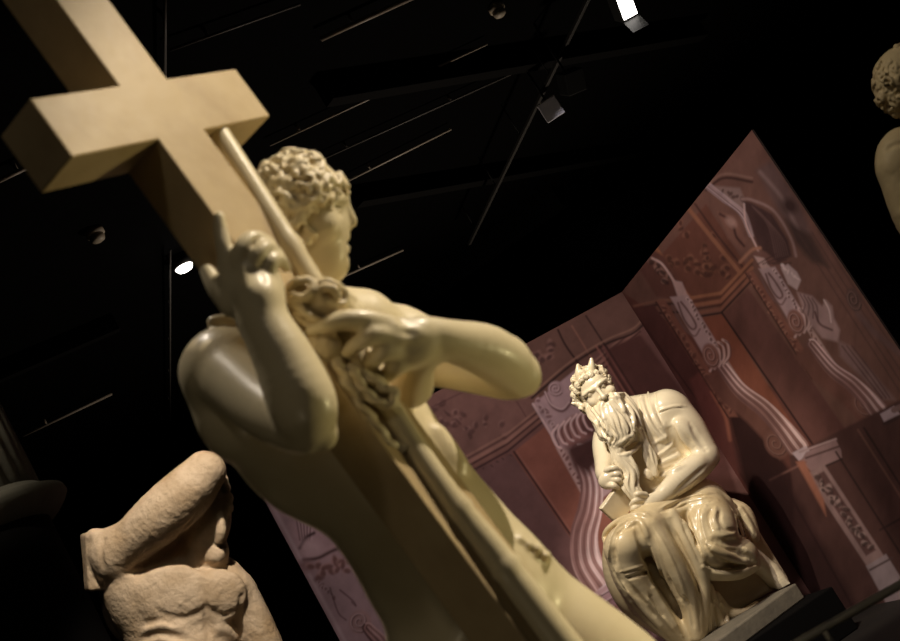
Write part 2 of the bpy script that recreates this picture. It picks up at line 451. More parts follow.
# ------------------------------------------------------------------ printed backdrop: a photograph of a carved marble wall on two flat panels meeting in a corner
class Print:
    """the artwork of the print, drawn as it reads from the visitors' side"""
    S = 2.0
    def __init__(s, x0, x1, y0, y1, base):
        s.x0, s.y0 = x0, y0
        s.w, s.h = int((x1 - x0) * s.S), int((y1 - y0) * s.S)
        s.C = np.empty((s.h, s.w, 3), np.float32); s.C[:] = s.lin(base)
    @staticmethod
    def lin(c):
        c = np.asarray(c, float) / 255.0
        return np.where(c <= 0.04045, c / 12.92, ((c + 0.055) / 1.055) ** 2.4)
    def _win(s, lo, hi, mg):
        i0 = max(int((lo[0] - mg - s.x0) * s.S), 0); i1 = min(int((hi[0] + mg - s.x0) * s.S) + 1, s.w)
        j0 = max(int((lo[1] - mg - s.y0) * s.S), 0); j1 = min(int((hi[1] + mg - s.y0) * s.S) + 1, s.h)
        if i1 <= i0 or j1 <= j0: return None
        X = s.x0 + np.arange(i0, i1)[None, :] / s.S; Y = s.y0 + np.arange(j0, j1)[:, None] / s.S
        return (slice(j0, j1), slice(i0, i1)), X, Y
    def _mix(s, sl, a, col):
        s.C[sl] = s.C[sl] * (1 - a[..., None]) + a[..., None] * s.lin(col)
    def fill(s, poly, col, soft=1.0, alpha=1.0):
        P = np.array(poly, float)
        wn = s._win(P.min(0), P.max(0), soft + 1)
        if wn is None: return
        sl, X, Y = wn
        ins = np.zeros((Y.shape[0], X.shape[1]), bool); dist = np.full(ins.shape, 1e9)
        for a, b in zip(P, np.roll(P, -1, 0)):
            with np.errstate(divide='ignore', invalid='ignore'):
                c = ((a[1] > Y) != (b[1] > Y)) & (X < (b[0] - a[0]) * (Y - a[1]) / (b[1] - a[1] + 1e-12) + a[0])
            ins ^= c
            d = b - a; t = np.clip(((X - a[0]) * d[0] + (Y - a[1]) * d[1]) / max(d @ d, 1e-9), 0, 1)
            dist = np.minimum(dist, (X - a[0] - t * d[0]) ** 2 + (Y - a[1] - t * d[1]) ** 2)
        sd = np.sqrt(dist) * np.where(ins, -1, 1)
        s._mix(sl, alpha * np.clip(0.5 - sd / (2 * soft), 0, 1), col)
    def line(s, pts, wd, col, soft=0.8, alpha=1.0, curve=True, wd2=None):
        P = np.array(pts, float)
        Q = spline(P, max(2, 6 * (len(P) - 1))) if curve and len(P) > 2 else P
        wn = s._win(Q.min(0), Q.max(0), max(wd, wd2 or 0) + soft + 1)
        if wn is None: return
        sl, X, Y = wn
        best = np.full((Y.shape[0], X.shape[1]), 1e9)
        n = len(Q) - 1
        for i, (a, b) in enumerate(zip(Q, Q[1:])):
            d = b - a; t = np.clip(((X - a[0]) * d[0] + (Y - a[1]) * d[1]) / max(d @ d, 1e-9), 0, 1)
            r = wd if wd2 is None else wd + (wd2 - wd) * (i + t) / n
            best = np.minimum(best, np.hypot(X - a[0] - t * d[0], Y - a[1] - t * d[1]) - r / 2)
        s._mix(sl, alpha * np.clip(0.5 - best / (2 * soft), 0, 1), col)
    def blob(s, c, r, ang, col, soft=0.3, alpha=1.0):
        wn = s._win(np.array(c) - max(r) * 1.5, np.array(c) + max(r) * 1.5, 1)
        if wn is None: return
        sl, X, Y = wn
        t = math.radians(ang); u = (X - c[0]) * math.cos(t) + (Y - c[1]) * math.sin(t); v = -(X - c[0]) * math.sin(t) + (Y - c[1]) * math.cos(t)
        q = np.sqrt((u / r[0]) ** 2 + (v / r[1]) ** 2)
        s._mix(sl, alpha * np.clip((1 - q) / (2 * soft) + 0.5, 0, 1), col)
    def scroll(s, pts, w0, w1, base, lit, dark, n=4):
        """a fluted console body: ribs running along an S curve"""
        Q = spline(pts, 40); d = np.diff(Q, axis=0)
        wn = s._win(Q.min(0), Q.max(0), max(w0, w1) + 3)
        if wn is None: return
        sl, X, Y = wn
        best = np.full((Y.shape[0], X.shape[1]), 1e9); U = np.zeros_like(best); T = np.zeros_like(best)
        for i, (a, b) in enumerate(zip(Q, Q[1:])):
            e = b - a; L = np.hypot(*e); t = np.clip(((X - a[0]) * e[0] + (Y - a[1]) * e[1]) / (L * L), 0, 1)
            rr = np.hypot(X - a[0] - t * e[0], Y - a[1] - t * e[1]); side = np.sign((X - a[0]) * -e[1] + (Y - a[1]) * e[0])
            k = rr < best; best = np.where(k, rr, best); U = np.where(k, rr * side, U); T = np.where(k, (i + t) / (len(Q) - 1), T)
        wd = w0 + (w1 - w0) * T; u = U / wd
        ph = (u + 1) * 0.5 * n
        f = 0.40 + 0.34 * np.sin((ph * 0.72 + 0.25 * np.sin(T * 5)) * 2 * math.pi) + 0.10 * np.sin(ph * 4.6 * math.pi + 0.8) - 0.34 * u + 0.14 * np.sin(T * 9)
        f = np.clip(f, 0, 1)[..., None]
        col = np.where(f < 0.5, s.lin(dark) * (1 - 2 * f) + s.lin(base) * 2 * f, s.lin(base) * (2 - 2 * f) + s.lin(lit) * (2 * f - 1))
        al = np.clip(0.5 + (wd - best) / 1.6, 0, 1)[..., None]
        s.C[sl] = s.C[sl] * (1 - al) + al * col
    def volute(s, c, r, ang, base, lit, dark):
        s.blob(c, r, ang, base, 0.12)
        t = math.radians(ang)
        pts = []
        for q in np.linspace(0, 1, 26):
            a = q * 11 + 0.6; k = 1 - 0.85 * q
            u, v = r[0] * 0.9 * k * math.cos(a), r[1] * 0.9 * k * math.sin(a)
            pts.append((c[0] + u * math.cos(t) - v * math.sin(t), c[1] + u * math.sin(t) + v * math.cos(t)))
        s.line(pts, 1.4, dark, 0.6, 0.85, curve=False); s.line([(x - 0.9, y - 0.9) for x, y in pts], 0.9, lit, 0.6, 0.8, curve=False)
    def beads(s, a, b, n, r, col, seed, jit=1.5, alpha=0.8, lit=None):
        g = np.random.default_rng(seed)
        for t in np.linspace(0, 1, n):
            x = a[0] + (b[0] - a[0]) * t + g.normal() * jit; y = a[1] + (b[1] - a[1]) * t + g.normal() * jit
            if lit is not None: s.blob((x - 0.8, y - 0.9), (r * g.uniform(0.7, 1.2), r * g.uniform(0.5, 0.9)), g.uniform(0, 180), lit, 0.4, alpha)
            s.blob((x, y), (r * g.uniform(0.6, 1.3), r * g.uniform(0.4, 0.8)), g.uniform(0, 180), col, 0.4, alpha)
    def mottle(s, amp, scale, seed):
        g = np.random.default_rng(seed); tot = 0
        for o in range(4):
            k = max(3, int(s.w / s.S / scale * 2 ** o)); G = g.normal(size=(k + 2, k + 2))
            u = np.linspace(0, k, s.w, endpoint=False); v = np.linspace(0, k, s.h, endpoint=False)
            i, j = u.astype(int), v.astype(int); fu, fv = u - i, v - j; fu = fu * fu * (3 - 2 * fu); fv = fv * fv * (3 - 2 * fv)
            A = G[j][:, i] * (1 - fu) + G[j][:, i + 1] * fu; B = G[j + 1][:, i] * (1 - fu) + G[j + 1][:, i + 1] * fu
            tot = tot + (A * (1 - fv)[:, None] + B * fv[:, None]) / 1.7 ** o
        s.C *= np.clip(1 + amp * tot, 0.4, 1.8)[..., None]
    def soften(s, r):
        for ax in (0, 1):
            A = s.C.copy(); tot = np.zeros_like(A); wt = 0
            for o in range(-r, r + 1):
                k = math.exp(-2.0 * (o / r) ** 2); tot += k * np.roll(A, o, ax); wt += k
            s.C = tot / wt
        g = s.C.mean(2, keepdims=True); s.C = s.C * 0.80 + g * 0.20
    def sample(s, x, y):
        u = np.clip((x - s.x0) * s.S, 0, s.w - 1.001); v = np.clip((y - s.y0) * s.S, 0, s.h - 1.001)
        i, j = u.astype(int), v.astype(int); fu, fv = (u - i)[:, None], (v - j)[:, None]
        return (s.C[j, i] * (1 - fu) + s.C[j, i + 1] * fu) * (1 - fv) + (s.C[j + 1, i] * (1 - fu) + s.C[j + 1, i + 1] * fu) * fv

def rel(o, pts): return [(o[0] + x, o[1] + y) for x, y in pts]
def draw_left():
    p = Print(230, 960, 110, 900, (86, 54, 50))
    DN = np.array([0.58, 0.815])
    # far left pilaster with a draped relief
    p.fill([(240, 470), (352, 430), (600, 830), (460, 880)], (104, 80, 84), 1)
    p.line([(340, 452), (352, 475), (520, 760)], 3, (70, 46, 46), 1)
    p.line([(262, 486), (345, 641), (420, 780)], 3, (118, 96, 100), 1.5)
    p.fill([(292, 500), (330, 505), (350, 545), (330, 572), (308, 565), (292, 535)], (110, 84, 88), 3)
    p.blob((283, 508), (5, 4), 30, (52, 32, 32), 0.5); p.blob((277, 498), (5, 2), 60, (60, 38, 38), 0.5)
    for k in range(5):
        p.line([(294 + 5 * k, 506 + k), (297 + 3.4 * k, 522 + k), (300 + 2.4 * k, 540)], 1.5, (74, 50, 52), 0.8)
        p.line([(296 + 5 * k, 506 + k), (299 + 3.4 * k, 522 + k), (302 + 2.4 * k, 540)], 1.2, (124, 100, 104), 0.8)
    p.line([(300, 548), (306, 538), (314, 533)], 3.2, (44, 26, 28), 1.2); p.blob((312, 548), (10, 8), 20, (124, 98, 102), 0.5)
    p.line([(304, 560), (318, 558), (330, 552), (341, 547)], 3.2, (50, 30, 30), 1.4)
    p.blob((306, 566), (8, 6), 10, (92, 64, 66), 0.5)
    p.beads((314, 572), (352, 562), 16, 4.5, (64, 36, 34), 5, 4, 0.8, (112, 80, 78))
    p.beads((318, 580), (336, 600), 8, 2.2, (70, 44, 46), 6, 1.5, 0.8, (116, 92, 96))
    p.line([(330, 588), (338, 612), (346, 620)], 1.2, (60, 38, 40)); p.line([(340, 590), (352, 600), (356, 606), (352, 602)], 1.6, (66, 42, 46))
    p.volute((360, 622), (11, 12), 20, (104, 76, 76), (132, 106, 108), (56, 34, 36))
    p.scroll([(368, 628), (384, 650), (394, 690)], 6, 12, (98, 66, 64), (126, 96, 96), (56, 34, 34))
    # frieze and cornice behind the statue
    p.fill([(352, 440), (428, 394), (522, 352), (548, 398), (508, 444), (400, 500)], (94, 62, 56), 1)
    p.beads((440, 408), (500, 436), 12, 3.6, (62, 36, 34), 9, 8, 0.75, (112, 78, 72))
    p.beads((448, 426), (470, 440), 7, 3.6, (62, 36, 34), 10, 6, 0.75, (112, 78, 72))
    p.line([(430, 408), (500, 374), (528, 420)], 1.2, (66, 40, 38), 0.8, 0.8, False)
    for o, c, wd in ((-9, (112, 76, 66), 2.2), (-6, (70, 42, 38), 1.4), (-2, (116, 78, 68), 3.2), (2, (58, 32, 30), 2.0), (5, (96, 62, 54), 3), (9, (48, 26, 26), 1.8)):
        p.line([(390, 508 + o), (508, 442 + o), (545, 412 + o * 0.9), (640, 330 + o * 0.9)], wd, c, 0.8, 1, False)
    p.fill([(512, 453), (566, 410), (720, 640), (690, 740), (660, 668)], (104, 58, 46), 1)
    p.line([(514, 452), (600, 578), (700, 725)], 2.0, (44, 24, 24), 0.8, 1, False)
    p.line([(517, 452), (603, 578), (703, 725)], 1.2, (118, 72, 62), 0.8, 0.7, False)
    p.fill([(400, 505), (512, 453), (700, 728), (600, 800)], (84, 55, 54), 1, 0.9)
    p.beads((470, 474), (510, 456), 7, 1.6, (60, 36, 36), 12, 1, 0.7)
    # band above, towards the corner
    p.fill([(520, 345), (622, 285), (660, 300), (640, 330), (602, 348), (540, 398)], (82, 54, 46), 1)
    p.beads((530, 362), (552, 350), 9, 4.5, (48, 28, 26), 14, 4, 0.8, (108, 74, 66))
    p.line([(558, 330), (566, 346), (582, 368)], 2, (40, 22, 20)); p.line([(572, 326), (600, 372)], 1.4, (110, 70, 56)); p.line([(586, 316), (612, 356)], 1.6, (42, 24, 22))
    p.line([(532, 398), (570, 366), (606, 344), (632, 334), (646, 322)], 2, (36, 20, 18), 0.9)
    p.line([(532, 394), (570, 362), (606, 340), (632, 329), (644, 318)], 1.4, (112, 78, 64), 0.9)
    p.fill([(604, 350), (640, 334), (720, 440), (760, 560), (700, 600)], (66, 36, 32), 2)
    for k, c in ((0, (112, 66, 56)), (3, (50, 26, 24)), (7, (92, 52, 46)), (10, (46, 24, 22))):
        p.line([(596 + k, 346), (626 + k, 394), (720 + k, 540)], 1.6, c, 0.8, 0.9, False)
    # pale pilaster behind the seated figure and its console
    p.fill([(533, 404), (575, 370), (604, 408), (640, 470), (600, 500), (558, 446)], (134, 106, 110), 1)
    p.line([(533, 404), (558, 446), (600, 512)], 2.2, (156, 128, 130), 0.8, 1, False)
    p.volute((556, 389), (8, 8), 0, (128, 100, 104), (152, 126, 128), (84, 58, 60))
    p.line([(546, 394), (552, 406), (562, 411), (570, 404), (573, 396)], 3, (88, 60, 62), 0.9); p.line([(545, 392), (551, 404), (562, 409), (569, 402)], 1.4, (152, 126, 128), 0.8)
    p.beads((540, 402), (558, 436), 12, 2.8, (92, 62, 64), 15, 1.4, 0.85, (150, 122, 124))
    p.fill([(556, 448), (572, 448), (592, 500), (588, 506)], (140, 110, 108), 1); p.beads((562, 450), (584, 492), 10, 2.2, (92, 58, 56), 16, 1, 0.9)
    p.fill([(570, 452), (590, 446), (604, 480), (596, 520), (586, 500)], (62, 34, 32), 2)
    p.blob((578, 430), (22, 15), -32, (120, 78, 74), 0.15); p.blob((592, 424), (12, 12), 0, (78, 44, 42), 0.25)
    for k in range(6):
        a = np.array((552 + 6.2 * k, 434 - 3.6 * k))
        p.line([a + (6, -9), a, a + (4, 11), a + (9, 14)], 2.0, (168, 138, 138), 0.8); p.line([a + (9, -8), a + (3.4, 0), a + (7, 11)], 1.3, (74, 44, 42), 0.8)
    p.scroll([(580, 452), (591, 480), (590, 508), (584, 535), (587, 562), (602, 586)], 9, 17, (122, 88, 86), (172, 146, 148), (92, 60, 58), 5)
    p.fill([(566, 448), (594, 436), (602, 458), (588, 474), (574, 466)], (60, 34, 32), 4)
    p.fill([(598, 590), (612, 578), (620, 590), (606, 602)], (150, 128, 136), 0.8)
    for o, c, wd in ((0, (128, 98, 104), 5), (5, (70, 44, 48), 2), (9, (112, 82, 90), 5), (14, (58, 36, 40), 2), (19, (92, 64, 72), 6)):
        p.line([(560, 616 + o), (660, 556 + o)], wd, c, 0.8, 1, False)
    p.fill([(560, 642), (670, 582), (800, 780), (700, 860)], (52, 30, 32), 2)
    p.beads((590, 640), (660, 620), 14, 4, (84, 56, 60), 17, 7, 0.7); p.beads((610, 610), (650, 640), 12, 4, (90, 62, 66), 18, 6, 0.7)
    p.soften(1); p.mottle(0.11, 90, 3); p.mottle(0.06, 14, 4)
    return p
def draw_right():
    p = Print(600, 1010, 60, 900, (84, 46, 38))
    # upper wall: arch field, niche, statue relief
    p.fill([(622, 292), (752, 120), (800, 180), (960, 420), (990, 560), (900, 470)], (92, 60, 50), 1)
    p.fill([(655, 262), (706, 204), (748, 268), (722, 308), (690, 302)], (88, 50, 38), 1)
    p.beads((668, 248), (730, 284), 18, 3.8, (56, 30, 24), 21, 10, 0.8, (118, 74, 54)); p.beads((680, 232), (726, 268), 12, 3.6, (54, 28, 24), 22, 9, 0.8, (116, 72, 54))
    p.line([(688, 208), (712, 238), (746, 280)], 4, (120, 74, 50), 1); p.line([(695, 204), (718, 236), (750, 276)], 2, (60, 34, 28), 1)
    p.line([(656, 250), (676, 282), (690, 300)], 6, (126, 76, 46), 1)
    p.line([(706, 190), (724, 178), (752, 182)], 2.5, (54, 32, 28), 1); p.line([(706, 186), (724, 174), (752, 178)], 2, (112, 80, 68), 1)
    p.fill([(716, 186), (740, 188), (748, 208), (730, 204)], (112, 86, 80), 1.5); p.beads((722, 190), (740, 200), 7, 2.5, (62, 40, 36), 23, 1.5, 0.8)
    for o in (0, 4, 8): p.line([(702 + o, 184), (722 + o, 200), (740 + o * 0.8, 214), (750 + o * 0.4, 236)], 2, (168, 142, 146), 0.8, 0.9 - 0.05 * o)
    for o in (2, 6): p.line([(702 + o, 186), (722 + o, 202), (739 + o * 0.8, 216), (749 + o * 0.4, 236)], 1.1, (80, 54, 50), 0.8)
    p.fill([(718, 212), (734, 216), (746, 240), (742, 252), (728, 238)], (108, 70, 58), 2); p.line([(720, 214), (732, 222), (736, 236), (744, 246)], 2.4, (62, 36, 32), 1); p.blob((731, 222), (6, 4), 50, (138, 102, 92), 0.5)
    p.fill([(742, 200), (752, 203), (772, 214), (788, 240), (792, 256), (776, 264), (758, 246)], (60, 38, 36), 1.5)
    for k in range(7): p.line([(752 + 1.5 * k, 206 + 1.2 * k), (768 + 2.4 * k, 226 + 2 * k), (776 + 2 * k, 258 - 0.5 * k)], 1.0, (84, 58, 54), 0.7, 0.8)
    p.line([(742, 199), (752, 200), (774, 211), (791, 238), (796, 256)], 2.6, (122, 92, 86), 1)
    p.line([(744, 204), (746, 224), (756, 246), (762, 262)], 1.8, (158, 128, 124), 0.8)
    p.fill([(752, 250), (766, 252), (786, 270), (778, 280), (758, 268)], (96, 62, 54), 1.5)
    p.fill([(754, 256), (764, 258), (772, 270), (762, 270)], (152, 120, 114), 1); p.line([(740, 262), (752, 250), (760, 248)], 3, (134, 88, 66), 1.2)
    for k in range(4): p.line([(758 + 5 * k, 264 + 0 * k), (776 + 5 * k, 254 + 3 * k)], 1.3, (58, 36, 34), 0.8, 0.8)
    p.fill([(756, 170), (772, 160), (800, 205), (812, 234), (800, 238), (780, 214)], (84, 60, 56), 3); p.line([(760, 172), (782, 198), (798, 230)], 3, (120, 94, 90), 2, 0.7)
    p.blob((790, 206), (8, 6), 50, (54, 34, 32), 0.5); p.fill([(786, 220), (812, 236), (830, 268), (812, 262), (796, 244)], (58, 40, 36), 3)
    for k in range(4): p.line([(800 + 6 * k, 236 - 2 * k), (830 + 6 * k, 284 - 2 * k), (900 + 6 * k, 392 - 2 * k)], 1.3, (66, 44, 40), 0.9, 0.7)
    # left bracket relief by the corner
    p.fill([(640, 270), (654, 250), (664, 256), (682, 284), (676, 300), (656, 296)], (82, 48, 40), 1.5)
    p.beads((650, 262), (668, 280), 9, 3.6, (40, 22, 20), 25, 3, 0.8, (128, 90, 78)); p.line([(652, 258), (662, 264), (672, 278), (678, 288)], 2.2, (160, 128, 122), 0.8)
    p.fill([(672, 280), (682, 282), (688, 296), (678, 298)], (150, 118, 114), 1)
    for o, c in ((0, (110, 70, 54)), (4, (54, 30, 26)), (8, (100, 62, 48)), (13, (44, 24, 22))):
        p.line([(634, 306 + o), (660, 300 + o), (686, 300 + o * 0.9)], 2, c, 0.8, 1, False)
    # cornice of the middle field
    for o, c, wd in ((-12, (124, 76, 50), 3), (-8, (74, 42, 32), 1.6), (-4, (122, 74, 52), 3.6), (0, (60, 32, 26), 1.6), (4, (110, 66, 50), 3), (8, (36, 18, 18), 1.8)):
        p.line([(690, 310 + o), (721, 305 + o), (752, 272 + o)], wd, c, 0.8, 1, False)
    p.fill([(700, 318), (723, 314), (800, 436), (790, 450), (740, 380)], (106, 56, 38), 1)
    p.fill([(723, 314), (748, 288), (880, 480), (860, 520), (815, 450)], (84, 50, 44), 1)
    p.line([(722, 313), (768, 380), (818, 452)], 2, (42, 22, 20), 0.8, 1, False)
    # field left of the first pilaster, with a broad dark area
    p.fill([(628, 310), (654, 305), (712, 392), (748, 470), (800, 560), (830, 640), (760, 600), (690, 420)], (74, 40, 36), 1)
    p.line([(640, 320), (700, 404), (790, 560)], 1.4, (50, 26, 24), 0.8, 0.8, False)
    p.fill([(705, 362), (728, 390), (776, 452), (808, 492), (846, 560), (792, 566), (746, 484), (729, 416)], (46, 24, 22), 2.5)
    p.fill([(690, 380), (706, 366), (722, 396), (727, 418), (740, 476), (784, 556), (770, 560), (720, 470)], (96, 50, 44), 2)
    p.line([(712, 392), (725, 416), (730, 440)], 3, (140, 80, 58), 1.5)
    def pilaster(o, k, seed):
        q = lambda pts: [(o[0] + x * k, o[1] + y * k) for x, y in pts]
        p.fill(q([(-58, -54), (-50, -56), (16, 46), (24, 62), (14, 62)]), (108, 64, 50), 1)
        p.beads(*q([(-52, -48), (14, 56)]), 26, 2.6 * k, (72, 38, 32), seed, 1.2, 0.8, (134, 88, 70))
        p.line(q([(-58, -53), (14, 62)]), 1.4, (54, 30, 26), 0.8, 1, False)
        p.fill(q([(-44, -58), (-26, -60), (2, -14), (6, -2), (-8, 4)]), (142, 114, 114), 1)
        p.line(q([(-36, -52), (-30, -36), (-22, -26), (-18, -30), (-26, -44), (-33, -53)]), 2.0, (92, 64, 62), 0.8)
        p.line(q([(-42, -50), (-32, -30), (-20, -19), (-14, -26)]), 1.5, (94, 66, 64), 0.8)
        p.beads(*q([(-26, -56), (0, -12)]), 12, 1.8 * k, (88, 60, 58), seed + 1, 0.8, 0.9, (162, 136, 134))
        p.fill(q([(8, 8), (14, 6), (40, 46), (32, 46)]), (146, 114, 106), 1); p.beads(*q([(12, 10), (34, 44)]), 9, 1.8, (96, 60, 52), seed + 2, 0.7, 0.9)
    pilaster((714, 355), 1.0, 30); pilaster((799, 322), 0.92, 40)
    def console(pts, vc, bot, w0, w1):
        P = np.array(pts, float)
        p.fill(np.vstack([P + (-4, 2), (P + (-18, 12))[::-1]]), (92, 56, 46), 2)
        p.volute(bot, (11, 15), -30, (98, 62, 52), (124, 88, 78), (60, 34, 30))
        p.scroll(pts, w0, w1, (118, 82, 76), (176, 146, 144), (92, 60, 56), 4)
        for j in range(4):
            a = np.array(vc) + (4.5 * j - 2, -2.4 * j + 3)
            p.line([a + (0, -12), a + (5, -8), a + (6, 4), a + (1, 12)], 2.4, (160, 128, 122), 0.8); p.line([a + (2.5, -11), a + (7.4, -7), a + (8.4, 4), a + (3.5, 11)], 1.0, (84, 52, 48), 0.7)
        p.volute(vc, (8, 13), -18, (112, 72, 62), (150, 112, 102), (62, 36, 32))
    console([(722, 366), (740, 390), (764, 409), (784, 430), (798, 448)], (711, 356), (776, 444), 6, 11)
    console([(812, 344), (832, 369), (852, 384), (868, 399), (878, 411)], (796, 322), (864, 404), 5.5, 10)
    # praying relief between the pilasters
    p.fill([(781, 268), (788, 264), (797, 272), (801, 280), (797, 290), (788, 284)], (150, 124, 122), 1); p.beads((782, 266), (798, 278), 7, 2.2, (172, 148, 146), 50, 1.2, 0.9)
    p.fill([(797, 292), (812, 296), (822, 306), (826, 300), (832, 306), (834, 318), (840, 330), (838, 342), (822, 338), (812, 326), (804, 312)], (132, 102, 98), 1.5)
    for k in range(4): p.line([(800 + 4 * k, 294 + 1.5 * k), (805 + 4 * k, 304 + k), (803 + 5 * k, 312 + 3 * k)], 1.3, (84, 58, 56), 0.8, 0.9)
    p.line([(815, 312), (820, 324), (832, 330)], 2, (76, 50, 48), 1); p.line([(824, 300), (829, 310), (831, 322)], 1.4, (170, 144, 140), 0.8)
    p.fill([(838, 340), (850, 346), (896, 400), (884, 400), (860, 376), (840, 356)], (106, 78, 74), 2)
    for k in range(3): p.line([(842 + 5 * k, 346), (862 + 5 * k, 372), (882 + 4 * k, 398)], 1.2, (70, 46, 44), 0.8, 0.9)
    # right border pilaster
    p.volute((854, 300), (7, 13), -20, (78, 54, 48), (108, 80, 72), (44, 28, 26)); p.line([(858, 314), (876, 334), (904, 356)], 6, (88, 62, 58), 2)
    # pedestal zone
    p.fill([(790, 456), (900, 400), (990, 560), (980, 760), (880, 760), (800, 600)], (66, 40, 36), 1.5)
    p.fill([(792, 453), (806, 446), (812, 454), (799, 461)], (150, 128, 134), 0.8)
    p.fill([(806, 452), (836, 440), (841, 450), (842, 458), (812, 472), (800, 462)], (112, 84, 84), 0.8)
    p.line([(806, 458), (840, 446)], 2, (68, 44, 42), 0.8, 1, False); p.line([(800, 452), (836, 439)], 2, (136, 108, 108), 0.8, 1, False); p.line([(812, 472), (842, 459)], 2, (46, 28, 26), 0.8, 1, False)
    p.fill([(880, 414), (894, 406), (900, 414), (884, 422)], (142, 120, 124), 0.8); p.line([(894, 410), (960, 380)], 6, (104, 78, 74), 0.8, 1, False); p.line([(884, 424), (960, 390)], 3, (54, 34, 32), 0.8, 1, False)
    p.fill([(806, 474), (824, 464), (884, 556), (868, 568)], (112, 86, 84), 1)
    p.fill([(814, 476), (824, 471), (876, 550), (866, 556)], (74, 48, 46), 1); p.beads((820, 478), (868, 548), 24, 3.4, (46, 28, 26), 60, 2.4, 0.85, (128, 102, 98))
    p.fill([(866, 566), (886, 554), (940, 640), (916, 660)], (116, 98, 102), 1); p.line([(870, 570), (892, 558)], 2, (64, 46, 46), 0.8, 1, False)
    for a, b, c in (((776, 470), (860, 620), (40, 22, 20)), ((836, 452), (930, 600), (38, 22, 20)), ((858, 430), (960, 590), (92, 60, 50)), ((864, 428), (966, 588), (40, 24, 22)), ((880, 530), (960, 486), (40, 24, 22)), ((900, 580), (990, 530), (36, 22, 20)), ((770, 480), (806, 462), (104, 68, 60))):
        p.line([a, b], 2, c, 0.9, 0.9, False)
    p.fill([(796, 462), (804, 460), (824, 500), (826, 516)], (128, 76, 56), 1.5)
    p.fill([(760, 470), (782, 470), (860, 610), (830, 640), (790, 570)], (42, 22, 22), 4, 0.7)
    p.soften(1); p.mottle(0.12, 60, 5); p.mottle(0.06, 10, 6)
    return p

def print_material():
    M_ = bpy.data.materials.new('matte_printed_fabric'); M_.use_nodes = True
    nt = M_.node_tree; bs = nt.nodes['Principled BSDF']; bs.inputs['Roughness'].default_value = 0.75; bs.inputs['Specular IOR Level'].default_value = 0.2
    a = nt.nodes.new('ShaderNodeAttribute'); a.attribute_name = 'ink'; nt.links.new(a.outputs['Color'], bs.inputs['Base Color'])
    return M_
M['print'] = print_material()
PRINT_GAIN = 2.3
def backdrop(a, b, top, art, label, toward):
    """flat panel standing on the floor from plan point a to b"""
    a, b = np.array(a), np.array(b); L = np.linalg.norm(b - a); u = (b - a) / L
    n = np.array([-u[1], u[0]]);
    if n @ (np.array(toward) - a) < 0: n = -n
    t = thing('backdrop_panel', (a[0], a[1], 0), label, 'printed backdrop')
    nx, nz = int(L / 0.0075), int(top / 0.0075)
    U, Z = np.meshgrid(np.linspace(0, L, nx), np.linspace(0, top, nz), indexing='ij')
    W = np.stack([a[0] + u[0] * U + n[0] * 0.002, a[1] + u[1] * U + n[1] * 0.002, Z], -1).reshape(-1, 3)
    k = np.arange(nx * nz).reshape(nx, nz)
    Q = np.stack([k[:-1, :-1], k[1:, :-1], k[1:, 1:], k[:-1, 1:]], -1).reshape(-1, 4)
    nn = np.cross([u[0], u[1], 0], [0, 0, 1])
    if nn[:2] @ n < 0: Q = Q[:, ::-1]
    me = mesh_np('printed_sheet', W - np.array([a[0], a[1], 0]), Q, False)
    x, y = project(W)
    rgb = np.clip(art.sample(x, y) * PRINT_GAIN, 0, 0.95)
    at_ = me.attributes.new('ink', 'FLOAT_COLOR', 'POINT')
    at_.data.foreach_set('color', np.column_stack([rgb, np.ones(len(rgb))]).astype(np.float32).ravel())
    link_mesh('printed_sheet', me, M['print'], t)
    bm = bmesh.new()
    P = [Vector((a[0], a[1], 0)), Vector((b[0], b[1], 0)), Vector((b[0] - n[0] * 0.012, b[1] - n[1] * 0.012, 0)), Vector((a[0] - n[0] * 0.012, a[1] - n[1] * 0.012, 0))]
    lo = [bm.verts.new(q) for q in P]; hi = [bm.verts.new(q + Vector((0, 0, top))) for q in P]
    bm.faces.new(lo); bm.faces.new(hi[::-1])
    for i in range(4): bm.faces.new((lo[i], lo[(i + 1) % 4], hi[(i + 1) % 4], hi[i]))
    bm_obj('backing_board', bm, M['board'], t)
    return t
_f = at(622, 292, 11.0); TOP = _f[2]
_l = on_height(258, 488, TOP); _r = on_height(752, 130, TOP)
backdrop(_l[:2], _f[:2], TOP, draw_left(), 'long reddish backdrop panel printed with carved wall, standing behind the seated statue', (0, 5))
backdrop(_f[:2] + np.array([0.0, -0.004]), _r[:2], TOP, draw_right(), 'backdrop panel at right printed with pilasters and scroll brackets, its top corner rising highest', (0, 5))
